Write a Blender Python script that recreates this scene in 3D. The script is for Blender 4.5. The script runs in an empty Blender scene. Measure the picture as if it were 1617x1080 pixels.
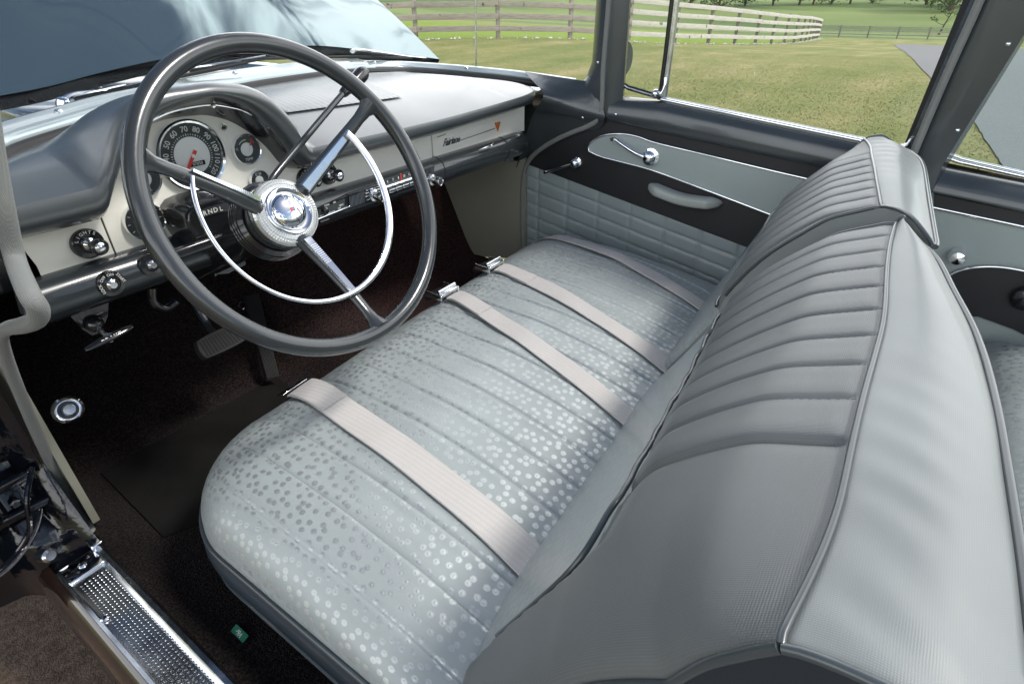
import bpy, math, random
from mathutils import Vector, Matrix, noise
random.seed(7)
R = math.radians
SC = bpy.context.scene
COL = SC.collection
# ------------------------------------------------------------------ camera
F_PX = 877.47
PITCH, ROLL, YAW = R(31.79), R(-0.114), R(55.302)
CAM = Vector((-0.851, 0.0, 1.215))

def cam_axes():
    up = Vector((0, -math.cos(PITCH), -math.sin(PITCH)))
    f0 = Vector((0, -math.sin(PITCH), math.cos(PITCH)))
    r0 = Vector((1, 0, 0))
    fwd = math.cos(YAW) * f0 - math.sin(YAW) * r0
    lat = math.sin(YAW) * f0 + math.cos(YAW) * r0
    c, s = math.cos(ROLL), math.sin(ROLL)
    Rm = Matrix(((c, -s, 0), (s, c, 0), (0, 0, 1)))
    return Matrix((Rm @ lat, Rm @ fwd, Rm @ up))
MC = cam_axes()

def ray(x, y):
    return MC @ Vector(((x - 808.5) / F_PX, (y - 540) / F_PX, 1.0))

def at(x_, y_, x=None, y=None, z=None):
    """survey point of the photo on a known plane of the car"""
    d = ray(x_, y_)
    if x is not None: t = (x - CAM.x) / d.x
    elif y is not None: t = (y - CAM.y) / d.y
    else: t = (z - CAM.z) / d.z
    return CAM + d * t

def on_plane(x_, y_, p0, n):
    d = ray(x_, y_)
    return CAM + d * ((Vector(p0) - CAM).dot(n) / d.dot(n))

cd = bpy.data.cameras.new('camera')
cam = bpy.data.objects.new('camera', cd)
COL.objects.link(cam)
cd.sensor_width = 36
cd.lens = 36 * F_PX / 1617
cd.clip_start, cd.clip_end = 0.02, 3000
cr = MC @ Vector((1, 0, 0)); cu = MC @ Vector((0, -1, 0)); cb = MC @ Vector((0, 0, -1))
cam.matrix_world = Matrix(((cr.x, cu.x, cb.x, CAM.x), (cr.y, cu.y, cb.y, CAM.y), (cr.z, cu.z, cb.z, CAM.z), (0, 0, 0, 1)))
SC.camera = cam
# ------------------------------------------------------------------ world
SUN_EL, SUN_AZ = R(52), R(150)        # azimuth measured clockwise from +y
w = bpy.data.worlds.new('World'); SC.world = w; w.use_nodes = True
nt = w.node_tree; nt.nodes.clear()
def N(nt, t, **k):
    n = nt.nodes.new(t)
    for a, b in k.items():
        if a.startswith('i_'):
            key = a[2:]
            key = int(key) if key.isdigit() else key.replace('_', ' ')
            n.inputs[key].default_value = b
        else: setattr(n, a, b)
    return n
sky = N(nt, 'ShaderNodeTexSky', sky_type='NISHITA', sun_disc=False, sun_elevation=SUN_EL, sun_rotation=SUN_AZ)
bg = N(nt, 'ShaderNodeBackground'); bg.inputs[1].default_value = 0.082
tc = N(nt, 'ShaderNodeTexCoord')
mp = N(nt, 'ShaderNodeMapping'); mp.inputs['Scale'].default_value = (1.0, 1.0, 1.7); mp.inputs['Location'].default_value = (0.35, 0.2, 0.1)
no = N(nt, 'ShaderNodeTexNoise', i_Scale=4.6, i_Detail=10.0, i_Roughness=0.62, i_Distortion=0.9)
rp = N(nt, 'ShaderNodeValToRGB'); rp.color_ramp.elements[0].position = 0.485; rp.color_ramp.elements[1].position = 0.60
mx = N(nt, 'ShaderNodeMixRGB'); mx.inputs[2].default_value = (25.0, 25.4, 26.0, 1)
L = nt.links.new
sx_ = N(nt, 'ShaderNodeSeparateXYZ'); hn = N(nt, 'ShaderNodeMath', operation='MULTIPLY'); hn.inputs[1].default_value = -0.62; ab = N(nt, 'ShaderNodeMath', operation='MAXIMUM'); ma = N(nt, 'ShaderNodeMath', operation='MULTIPLY_ADD'); ma.inputs[1].default_value = 0.50; ma.inputs[2].default_value = -0.170
ad = N(nt, 'ShaderNodeMath', operation='ADD')
L(tc.outputs['Generated'], sx_.inputs[0]); L(sx_.outputs[0], ab.inputs[0]); L(sx_.outputs[0], hn.inputs[0]); L(hn.outputs[0], ab.inputs[1]); L(ab.outputs[0], ma.inputs[0]); L(ma.outputs[0], ad.inputs[0])
L(tc.outputs['Generated'], mp.inputs[0]); L(mp.outputs[0], no.inputs[0]); L(no.outputs[0], ad.inputs[1])
lowz = N(nt, 'ShaderNodeMath', operation='MULTIPLY_ADD'); lowz.inputs[1].default_value = -0.26; lowz.inputs[2].default_value = 0.11; ad2 = N(nt, 'ShaderNodeMath', operation='ADD')
L(sx_.outputs[2], lowz.inputs[0]); L(lowz.outputs[0], ad2.inputs[0]); L(ad.outputs[0], ad2.inputs[1]); L(ad2.outputs[0], rp.inputs[0])
L(rp.outputs[0], mx.inputs[0]); L(sky.outputs[0], mx.inputs[1]); L(mx.outputs[0], bg.inputs[0])
wo = N(nt, 'ShaderNodeOutputWorld'); L(bg.outputs[0], wo.inputs[0])
# ------------------------------------------------------------------ sun
sl = bpy.data.lights.new('sun', 'SUN'); sun = bpy.data.objects.new('sun', sl); COL.objects.link(sun)
sl.energy = 2.3; sl.angle = R(10); sl.color = (1.0, 0.96, 0.9)
sdir = Vector((math.cos(SUN_EL) * math.sin(SUN_AZ), math.cos(SUN_EL) * math.cos(SUN_AZ), math.sin(SUN_EL)))
sun.rotation_euler = sdir.to_track_quat('Z', 'Y').to_euler()
SC.view_settings.view_transform = 'Standard'; SC.view_settings.look = 'None'
SC.view_settings.exposure = 0.42; SC.view_settings.gamma = 1.0
SC.render.engine = 'CYCLES'
SC.cycles.max_bounces = 8; SC.cycles.transparent_max_bounces = 12

# ================================================================== materials
def mat(name, col, rough=0.5, metal=0.0, coat=0.0, noise_amt=0.0, noise_scale=20.0, bump=0.0, bump_scale=200.0,
        bump_dist=0.001, spec=0.5, sheen=0.0, rough_var=0.0, emit=None, dust=0.0):
    m = bpy.data.materials.new(name); m.use_nodes = True
    t = m.node_tree; p = t.nodes['Principled BSDF']
    p.inputs['Base Color'].default_value = (*col, 1); p.inputs['Roughness'].default_value = rough
    p.inputs['Metallic'].default_value = metal; p.inputs['Coat Weight'].default_value = coat
    p.inputs['Specular IOR Level'].default_value = spec
    p.inputs['Sheen Weight'].default_value = sheen
    c = N(t, 'ShaderNodeTexCoord')
    if noise_amt > 0:
        n = N(t, 'ShaderNodeTexNoise', i_Scale=noise_scale, i_Detail=6.0, i_Roughness=0.6)
        t.links.new(c.outputs['Object'], n.inputs[0])
        h = N(t, 'ShaderNodeMapRange', i_1=0.3, i_2=0.7, i_3=1 - noise_amt, i_4=1 + noise_amt)
        t.links.new(n.outputs[0], h.inputs[0])
        mu = N(t, 'ShaderNodeVectorMath', operation='SCALE'); mu.inputs[0].default_value = col
        t.links.new(h.outputs[0], mu.inputs['Scale']); t.links.new(mu.outputs[0], p.inputs['Base Color'])
        if rough_var > 0:
            h2 = N(t, 'ShaderNodeMapRange', i_1=0.3, i_2=0.7, i_3=max(0.02, rough - rough_var), i_4=rough + rough_var)
            t.links.new(n.outputs[0], h2.inputs[0]); t.links.new(h2.outputs[0], p.inputs['Roughness'])
    if bump > 0:
        n = N(t, 'ShaderNodeTexNoise', i_Scale=bump_scale, i_Detail=3.0)
        t.links.new(c.outputs['Object'], n.inputs[0])
        b = N(t, 'ShaderNodeBump', i_Strength=bump, i_Distance=bump_dist)
        t.links.new(n.outputs[0], b.inputs['Height']); t.links.new(b.outputs[0], p.inputs['Normal'])
    p.inputs['Coat Roughness'].default_value = 0.26 if name == 'dash_vinyl' else 0.03
    if emit: p.inputs['Emission Color'].default_value = (*emit, 1); p.inputs['Emission Strength'].default_value = 1
    return m

def glass(name, tint, refl=1.0):
    m = bpy.data.materials.new(name); m.use_nodes = True; t = m.node_tree; t.nodes.clear()
    o = N(t, 'ShaderNodeOutputMaterial'); mixn = N(t, 'ShaderNodeMixShader'); tr = N(t, 'ShaderNodeBsdfTransparent'); g = N(t, 'ShaderNodeBsdfGlossy')
    tr.inputs[0].default_value = (*tint, 1); g.inputs['Roughness'].default_value = 0.01; g.inputs[0].default_value = (refl, refl, refl, 1)
    f = N(t, 'ShaderNodeFresnel', i_IOR=1.3)
    t.links.new(f.outputs[0], mixn.inputs[0]); t.links.new(tr.outputs[0], mixn.inputs[1]); t.links.new(g.outputs[0], mixn.inputs[2]); t.links.new(mixn.outputs[0], o.inputs[0])
    return m

M = {}
M['paint'] = mat('charcoal_paint', (0.050, 0.060, 0.066), 0.27, 0.25, 0.35, 0.10, 9, 0.02, 900, 0.0005)
M['paint_light'] = mat('teal_grey_paint', (0.37, 0.43, 0.44), 0.22, 0.55, 0.4, 0.05, 5)
M['heel'] = mat('heel_pad_rubber', (0.0085, 0.0082, 0.0075), 0.85, 0, 0, 0.35, 9, 0.5, 300, 0.001, spec=0.15)
M['rail'] = mat('rail_enamel', (0.030, 0.036, 0.040), 0.24, 0.2, 0.5, 0.10, 9)
M['thread'] = mat('sewing_thread', (0.30, 0.33, 0.33), 0.6)
M['wheel'] = mat('wheel_enamel', (0.032, 0.037, 0.040), 0.22, 0.1, 0.5, 0.10, 14, rough_var=0.05)
M['pad'] = mat('dash_vinyl', (0.045, 0.055, 0.060), 0.38, 0, 1.0, 0.10, 7, 0.25, 700, 0.0006, spec=0.9, rough_var=0.06)
M['cream'] = mat('cream_enamel', (0.80, 0.785, 0.70), 0.28, 0, 0.35, 0.04, 4, 0.02, 300, 0.0005)
M['black'] = mat('black_plastic', (0.012, 0.013, 0.015), 0.16, 0, 0.5, 0.1, 30)
M['black_matt'] = mat('black_matt', (0.010, 0.010, 0.011), 0.55, 0, 0, 0.2, 30, 0.2, 500)
M['jamb'] = mat('jamb_gloss_black', (0.003, 0.004, 0.007), 0.12, 0, 0.35, 0.3, 14, 0.25, 28, 0.01)
M['chrome'] = mat('chrome', (0.86, 0.88, 0.9), 0.07, 1.0, 0, 0.04, 25, rough_var=0.03)
M['chrome_satin'] = mat('satin_chrome', (0.62, 0.64, 0.66), 0.22, 1.0, 0, 0.08, 40, rough_var=0.05)
M['door_light'] = mat('door_vinyl_light', (0.30, 0.35, 0.345), 0.40, 0, 0.1, 0.04, 6, 0.12, 900, 0.0004)
M['quilt'] = mat('door_vinyl_quilted', (0.255, 0.305, 0.31), 0.42, 0, 0.05, 0.05, 8, 0.15, 900, 0.0004)
M['dark_vinyl'] = mat('door_vinyl_black', (0.012, 0.013, 0.016), 0.50, 0, 0, 0.15, 15, 0.3, 800, 0.0005)
M['armrest'] = mat('armrest_vinyl', (0.33, 0.36, 0.335), 0.33, 0, 0.15, 0.05, 10, 0.12, 700, 0.0005)
M['kick'] = mat('kick_board', (0.23, 0.23, 0.185), 0.5, 0, 0, 0.06, 5, 0.08, 500, 0.0005)
M['rubber'] = mat('rubber', (0.008, 0.0078, 0.0075), 0.7, 0, 0, 0.35, 9, 0.5, 300, 0.001)
M['belt_dark'] = mat('belt_edge', (0.02, 0.02, 0.03), 0.7)
M['white_ink'] = mat('white_ink', (0.75, 0.76, 0.70), 0.5)
M['red_ink'] = mat('red_ink', (0.75, 0.05, 0.03), 0.4)
M['orange_ink'] = mat('orange_badge', (0.65, 0.19, 0.04), 0.3, 0.3)
M['blue_ink'] = mat('blue_ink', (0.05, 0.18, 0.42), 0.4)
M['green_tag'] = mat('green_tag', (0.01, 0.16, 0.08), 0.5, noise_amt=0.2)
M['dial'] = mat('dial_face', (0.045, 0.055, 0.058), 0.35, 0.1, 0.6, 0.08, 60)
M['piping'] = mat('piping_vinyl', (0.055, 0.068, 0.074), 0.30, 0, 0.3, 0.05, 30)
M['valance'] = mat('seat_side_vinyl', (0.014, 0.024, 0.034), 0.42, 0, 0.1, 0.15, 6, 0.15, 500, 0.0006)
M['clear'] = glass('clear_glass', (0.985, 0.995, 0.99))
M['clear_green'] = glass('tinted_glass', (0.86, 0.93, 0.92))
M['stone'] = mat('limestone', (0.55, 0.54, 0.48), 0.9, noise_amt=0.3, noise_scale=8)
M['bark'] = mat('bark', (0.09, 0.075, 0.06), 0.9, noise_amt=0.3, noise_scale=6)

def brushed_dial():
    m = mat('spun_aluminium', (0.84, 0.85, 0.83), 0.45, 0.15)
    return m
M['spun'] = brushed_dial()

def lucite():
    m = mat('ribbed_lucite', (0.62, 0.64, 0.63), 0.16, 0.45, 0.7)
    return m
M['lucite'] = lucite()

def weave(name, col, sc=900, rough=0.5, strength=0.5, dist=0.0008, sheen=0.0, amt=0.12, coat=0.0, coords='Object', stretch=(1, 1, 1)):
    m = mat(name, col, rough, 0, coat, spec=0.5, sheen=sheen)
    t = m.node_tree; p = t.nodes['Principled BSDF']
    c = N(t, 'ShaderNodeTexCoord'); mpn = N(t, 'ShaderNodeMapping'); mpn.inputs['Scale'].default_value = stretch
    t.links.new(c.outputs[coords], mpn.inputs[0])
    w1 = N(t, 'ShaderNodeTexWave', i_Scale=sc, i_Distortion=0.4); w1.bands_direction = 'X'
    w2 = N(t, 'ShaderNodeTexWave', i_Scale=sc, i_Distortion=0.4); w2.bands_direction = 'Y'
    a = N(t, 'ShaderNodeMath', operation='MULTIPLY'); n = N(t, 'ShaderNodeTexNoise', i_Scale=9.0, i_Detail=5.0)
    for q in (w1, w2, n): t.links.new(mpn.outputs[0], q.inputs[0])
    t.links.new(w1.outputs['Fac'], a.inputs[0]); t.links.new(w2.outputs['Fac'], a.inputs[1])
    b = N(t, 'ShaderNodeBump', i_Strength=strength, i_Distance=dist)
    t.links.new(a.outputs[0], b.inputs['Height']); t.links.new(b.outputs[0], p.inputs['Normal'])
    h = N(t, 'ShaderNodeMapRange', i_1=0.0, i_2=1.0, i_3=1 - amt, i_4=1 + amt); t.links.new(a.outputs[0], h.inputs[0])
    h2 = N(t, 'ShaderNodeMapRange', i_1=0.3, i_2=0.7, i_3=0.94, i_4=1.06); t.links.new(n.outputs[0], h2.inputs[0])
    mm = N(t, 'ShaderNodeMath', operation='MULTIPLY'); t.links.new(h.outputs[0], mm.inputs[0]); t.links.new(h2.outputs[0], mm.inputs[1])
    mu = N(t, 'ShaderNodeVectorMath', operation='SCALE'); mu.inputs[0].default_value = col
    t.links.new(mm.outputs[0], mu.inputs['Scale']); t.links.new(mu.outputs[0], p.inputs['Base Color'])
    return m
M['webbing'] = weave('belt_webbing', (0.50, 0.480, 0.460), 105, 0.6, 0.5, 0.0008, 0.1, 0.07, stretch=(0.35, 1, 1))
M['windlace'] = weave('windlace_braid', (0.18, 0.19, 0.18), 230, 0.65, 0.45, 0.0007, 0.1, 0.16)
M['back_fabric'] = weave('backrest_woven_vinyl', (0.138, 0.150, 0.151), 210, 0.40, 0.35, 0.0006, 0.0, 0.10, 0.0)
M['back_smooth'] = weave('backrest_top_vinyl', (0.205, 0.226, 0.224), 240, 0.42, 0.14, 0.0005, 0.0, 0.06, 0.08)

def dotted(name, col, dot):
    """pale vinyl with small round silver spots pressed into it, irregularly scattered"""
    m = mat(name, col, 0.33, 0, 0.12, spec=0.6); t = m.node_tree; p = t.nodes['Principled BSDF']
    c = N(t, 'ShaderNodeTexCoord'); mpn = N(t, 'ShaderNodeMapping'); mpn.inputs['Scale'].default_value = (1, 1, 1)
    t.links.new(c.outputs['UV'], mpn.inputs[0])
    v = N(t, 'ShaderNodeTexVoronoi', i_Scale=60.0, i_Randomness=0.66); v.voronoi_dimensions = '2D'
    n0 = N(t, 'ShaderNodeTexNoise', i_Scale=420.0, i_Detail=1.0); n0.noise_dimensions = '2D'
    t.links.new(mpn.outputs[0], v.inputs[0]); t.links.new(mpn.outputs[0], n0.inputs[0])
    a = N(t, 'ShaderNodeMath', operation='MULTIPLY_ADD'); a.inputs[1].default_value = 0.10
    t.links.new(n0.outputs[0], a.inputs[0]); t.links.new(v.outputs['Distance'], a.inputs[2])
    r = N(t, 'ShaderNodeMapRange', i_1=0.29, i_2=0.38, i_3=1.0, i_4=0.0); t.links.new(a.outputs[0], r.inputs[0])
    core = N(t, 'ShaderNodeMapRange', i_1=0.05, i_2=0.13, i_3=1.0, i_4=0.0); t.links.new(v.outputs['Distance'], core.inputs[0])
    n1 = N(t, 'ShaderNodeTexNoise', i_Scale=6.0, i_Detail=5.0); t.links.new(c.outputs['Object'], n1.inputs[0])
    vr = N(t, 'ShaderNodeMapRange', i_1=0.3, i_2=0.7, i_3=0.93, i_4=1.07); t.links.new(n1.outputs[0], vr.inputs[0])
    mu = N(t, 'ShaderNodeVectorMath', operation='SCALE'); mu.inputs[0].default_value = col; t.links.new(vr.outputs[0], mu.inputs['Scale'])
    mixc = N(t, 'ShaderNodeMixRGB'); mixc.inputs[2].default_value = (*dot, 1)
    t.links.new(r.outputs[0], mixc.inputs[0]); t.links.new(mu.outputs[0], mixc.inputs[1]); t.links.new(mixc.outputs[0], p.inputs['Base Color'])
    mm = N(t, 'ShaderNodeMath', operation='MULTIPLY'); mm.inputs[1].default_value = 0.78; t.links.new(r.outputs[0], mm.inputs[0]); t.links.new(mm.outputs[0], p.inputs['Metallic'])
    rr = N(t, 'ShaderNodeMapRange', i_1=0.0, i_2=1.0, i_3=0.38, i_4=0.50); t.links.new(r.outputs[0], rr.inputs[0]); t.links.new(rr.outputs[0], p.inputs['Roughness'])
    hs = N(t, 'ShaderNodeMath', operation='MULTIPLY_ADD'); hs.inputs[1].default_value = -0.6; t.links.new(r.outputs[0], hs.inputs[0]); t.links.new(core.outputs[0], hs.inputs[2])
    b = N(t, 'ShaderNodeBump', i_Strength=0.28, i_Distance=0.0006); t.links.new(hs.outputs[0], b.inputs['Height']); t.links.new(b.outputs[0], p.inputs['Normal'])
    return m
M['seat'] = dotted('spotted_vinyl', (0.300, 0.336, 0.335), (0.47, 0.50, 0.495))

def carpet_mat():
    m = mat('loop_carpet', (0.02, 0.017, 0.016), 0.95, spec=0.1, sheen=0.02); t = m.node_tree; p = t.nodes['Principled BSDF']
    c = N(t, 'ShaderNodeTexCoord')
    v = N(t, 'ShaderNodeTexVoronoi', i_Scale=330.0); n = N(t, 'ShaderNodeTexNoise', i_Scale=260.0, i_Detail=3.0)
    big = N(t, 'ShaderNodeTexNoise', i_Scale=3.0, i_Detail=4.0)
    for q in (v, n, big): t.links.new(c.outputs['Object'], q.inputs[0])
    r = N(t, 'ShaderNodeValToRGB'); r.color_ramp.elements[0].position = 0.42; r.color_ramp.elements[1].position = 0.72
    r.color_ramp.elements[0].color = (0.007, 0.006, 0.006, 1); r.color_ramp.elements[1].color = (0.042, 0.029, 0.026, 1)
    t.links.new(n.outputs[0], r.inputs[0])
    # sunlit red-brown painted into the carpet's passenger side, shade into the driver side
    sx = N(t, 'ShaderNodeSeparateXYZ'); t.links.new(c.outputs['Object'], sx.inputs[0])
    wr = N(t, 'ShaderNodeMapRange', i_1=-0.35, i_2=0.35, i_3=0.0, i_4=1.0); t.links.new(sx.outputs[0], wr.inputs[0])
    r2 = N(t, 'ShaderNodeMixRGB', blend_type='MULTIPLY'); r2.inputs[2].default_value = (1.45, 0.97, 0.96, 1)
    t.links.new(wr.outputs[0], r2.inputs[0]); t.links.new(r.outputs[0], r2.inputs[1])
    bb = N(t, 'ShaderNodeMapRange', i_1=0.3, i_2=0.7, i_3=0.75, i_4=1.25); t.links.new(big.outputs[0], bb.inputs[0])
    mu = N(t, 'ShaderNodeVectorMath', operation='SCALE'); dk = N(t, 'ShaderNodeMapRange', i_1=-0.45, i_2=0.2, i_3=0.75, i_4=1.45); t.links.new(sx.outputs[0], dk.inputs[0]); mk = N(t, 'ShaderNodeMath', operation='MULTIPLY'); t.links.new(bb.outputs[0], mk.inputs[0]); t.links.new(dk.outputs[0], mk.inputs[1]); t.links.new(r2.outputs[0], mu.inputs[0]); t.links.new(mk.outputs[0], mu.inputs['Scale'])  # painted shade: colour darkened toward the driver side, brightened toward the passenger
    t.links.new(mu.outputs[0], p.inputs['Base Color'])
    b = N(t, 'ShaderNodeBump', i_Strength=0.9, i_Distance=0.004); t.links.new(v.outputs['Distance'], b.inputs['Height']); t.links.new(b.outputs[0], p.inputs['Normal'])
    return m
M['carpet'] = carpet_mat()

def hood_mat():
    m = mat('deep_teal_car_paint', (0.165, 0.235, 0.245), 0.05, 0.85, 1.0); return m
M['hood'] = hood_mat()

def grass_mat():
    m = mat('meadow_grass', (0.07, 0.09, 0.02), 0.9, spec=0.15); t = m.node_tree; p = t.nodes['Principled BSDF']
    c = N(t, 'ShaderNodeTexCoord')
    n1 = N(t, 'ShaderNodeTexNoise', i_Scale=0.5, i_Detail=10.0, i_Roughness=0.72)
    mpn = N(t, 'ShaderNodeMapping'); mpn.inputs['Scale'].default_value = (0.12, 1.1, 1.0)
    n2 = N(t, 'ShaderNodeTexNoise', i_Scale=0.9, i_Detail=4.0)
    n3 = N(t, 'ShaderNodeTexNoise', i_Scale=11.0, i_Detail=12.0, i_Roughness=0.86)
    t.links.new(c.outputs['Object'], n1.inputs[0]); t.links.new(c.outputs['Object'], mpn.inputs[0]); t.links.new(mpn.outputs[0], n2.inputs[0]); t.links.new(c.outputs['Object'], n3.inputs[0])
    r1 = N(t, 'ShaderNodeValToRGB'); e = r1.color_ramp.elements; e[0].position = 0.34; e[1].position = 0.68
    e[0].color = (0.145, 0.195, 0.052, 1); e[1].color = (0.45, 0.375, 0.20, 1)
    x = e.new(0.52); x.color = (0.265, 0.265, 0.100, 1)
    a = N(t, 'ShaderNodeMath', operation='MULTIPLY_ADD'); a.inputs[1].default_value = 0.45
    t.links.new(n2.outputs[0], a.inputs[0])
    b0 = N(t, 'ShaderNodeMath', operation='MULTIPLY'); b0.inputs[1].default_value = 0.55; t.links.new(n1.outputs[0], b0.inputs[0]); t.links.new(b0.outputs[0], a.inputs[2]); t.links.new(a.outputs[0], r1.inputs[0])
    # far slopes: brighter crop green
    sx = N(t, 'ShaderNodeSeparateXYZ'); t.links.new(c.outputs['Object'], sx.inputs[0])
    far = N(t, 'ShaderNodeMapRange', i_1=60.0, i_2=75.0, i_3=0.0, i_4=1.0); t.links.new(sx.outputs[0], far.inputs[0])
    fld = N(t, 'ShaderNodeTexNoise', i_Scale=0.022, i_Detail=2.0); mp3 = N(t, 'ShaderNodeMapping'); mp3.inputs['Scale'].default_value = (1.6, 0.5, 1.0)
    t.links.new(c.outputs['Object'], mp3.inputs[0]); t.links.new(mp3.outputs[0], fld.inputs[0])
    r3 = N(t, 'ShaderNodeValToRGB'); e = r3.color_ramp.elements; e[0].position = 0.40; e[1].position = 0.60
    e[0].color = (0.095, 0.155, 0.050, 1); e[1].color = (0.22, 0.275, 0.100, 1); t.links.new(fld.outputs[0], r3.inputs[0])
    mxx = N(t, 'ShaderNodeMixRGB'); t.links.new(far.outputs[0], mxx.inputs[0]); t.links.new(r1.outputs[0], mxx.inputs[1]); t.links.new(r3.outputs[0], mxx.inputs[2])
    # beyond the plank fence: bright young crop
    att = N(t, 'ShaderNodeAttribute', attribute_name='crop')
    my = N(t, 'ShaderNodeMixRGB'); my.inputs[2].default_value = (0.21, 0.29, 0.045, 1)
    t.links.new(att.outputs['Fac'], my.inputs[0]); t.links.new(mxx.outputs[0], my.inputs[1])
    vv = N(t, 'ShaderNodeMapRange', i_1=0.25, i_2=0.75, i_3=0.6, i_4=1.4); t.links.new(n3.outputs[0], vv.inputs[0])
    mu = N(t, 'ShaderNodeVectorMath', operation='SCALE'); t.links.new(my.outputs[0], mu.inputs[0]); t.links.new(vv.outputs[0], mu.inputs['Scale'])
    t.links.new(mu.outputs[0], p.inputs['Base Color'])
    b = N(t, 'ShaderNodeBump', i_Strength=0.7, i_Distance=0.05); t.links.new(n3.outputs[0], b.inputs['Height']); t.links.new(b.outputs[0], p.inputs['Normal'])
    return m
M['grass'] = grass_mat()
M['blade_old'] = mat('grass_blades', (0.150, 0.165, 0.040), 0.8, noise_amt=0.45, noise_scale=2.2, spec=0.2)
M['asphalt'] = mat('asphalt', (0.20, 0.20, 0.205), 0.9, noise_amt=0.14, noise_scale=45, bump=0.5, bump_scale=60, bump_dist=0.01, spec=0.3)

def gravel_mat():
    m = mat('brown_gravel', (0.12, 0.09, 0.07), 0.75); t = m.node_tree; p = t.nodes['Principled BSDF']
    c = N(t, 'ShaderNodeTexCoord'); v = N(t, 'ShaderNodeTexVoronoi', i_Scale=260.0); n = N(t, 'ShaderNodeTexNoise', i_Scale=70.0, i_Detail=6.0, i_Roughness=0.7)
    t.links.new(c.outputs['Object'], v.inputs[0]); t.links.new(c.outputs['Object'], n.inputs[0])
    r = N(t, 'ShaderNodeValToRGB'); e = r.color_ramp.elements; e[0].position = 0.35; e[1].position = 0.78
    e[0].color = (0.060, 0.036, 0.020, 1); e[1].color = (0.235, 0.160, 0.110, 1); t.links.new(n.outputs[0], r.inputs[0]); t.links.new(r.outputs[0], p.inputs['Base Color'])
    b = N(t, 'ShaderNodeBump', i_Strength=0.4, i_Distance=0.003); t.links.new(v.outputs['Distance'], b.inputs['Height']); t.links.new(b.outputs[0], p.inputs['Normal'])
    return m
M['gravel'] = gravel_mat()

def wood_mat(name, a_, b_):
    m = mat(name, a_, 0.85, spec=0.2); t = m.node_tree; p = t.nodes['Principled BSDF']
    c = N(t, 'ShaderNodeTexCoord'); mpn = N(t, 'ShaderNodeMapping'); mpn.inputs['Scale'].default_value = (1.3, 1.3, 14)
    n = N(t, 'ShaderNodeTexNoise', i_Scale=2.2, i_Detail=7.0, i_Roughness=0.7); k = N(t, 'ShaderNodeTexNoise', i_Scale=5.0, i_Detail=1.0)
    t.links.new(c.outputs['Object'], mpn.inputs[0]); t.links.new(mpn.outputs[0], n.inputs[0]); t.links.new(c.outputs['Object'], k.inputs[0])
    r = N(t, 'ShaderNodeValToRGB'); e = r.color_ramp.elements; e[0].position = 0.3; e[1].position = 0.7; e[0].color = (*a_, 1); e[1].color = (*b_, 1)
    kn = N(t, 'ShaderNodeMapRange', i_1=0.70, i_2=0.76, i_3=1.0, i_4=0.35); t.links.new(k.outputs[0], kn.inputs[0])
    t.links.new(n.outputs[0], r.inputs[0]); mu = N(t, 'ShaderNodeVectorMath', operation='SCALE'); t.links.new(r.outputs[0], mu.inputs[0]); t.links.new(kn.outputs[0], mu.inputs['Scale'])
    t.links.new(mu.outputs[0], p.inputs['Base Color']); return m
M['plank'] = wood_mat('weathered_plank', (0.27, 0.24, 0.21), (0.46, 0.41, 0.36))
M['plank_sunlit'] = wood_mat('sunlit_plank', (0.50, 0.47, 0.43), (0.72, 0.69, 0.64))  # sun-facing copy of the plank, its brightness painted into the colour
M['plank_dark'] = wood_mat('dark_rail', (0.16, 0.15, 0.13), (0.26, 0.24, 0.21))
def leaf_mat(name, c0, c1):
    m = mat(name, c0, 0.7, spec=0.25); t = m.node_tree; p = t.nodes['Principled BSDF']
    g = N(t, 'ShaderNodeNewGeometry'); r = N(t, 'ShaderNodeValToRGB'); e = r.color_ramp.elements; e[0].color = (*c0, 1); e[1].color = (*c1, 1)
    t.links.new(g.outputs['Random Per Island'], r.inputs[0]); t.links.new(r.outputs[0], p.inputs['Base Color']); return m
M['leaf'] = leaf_mat('leaves', (0.028, 0.060, 0.028), (0.075, 0.135, 0.055))

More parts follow.
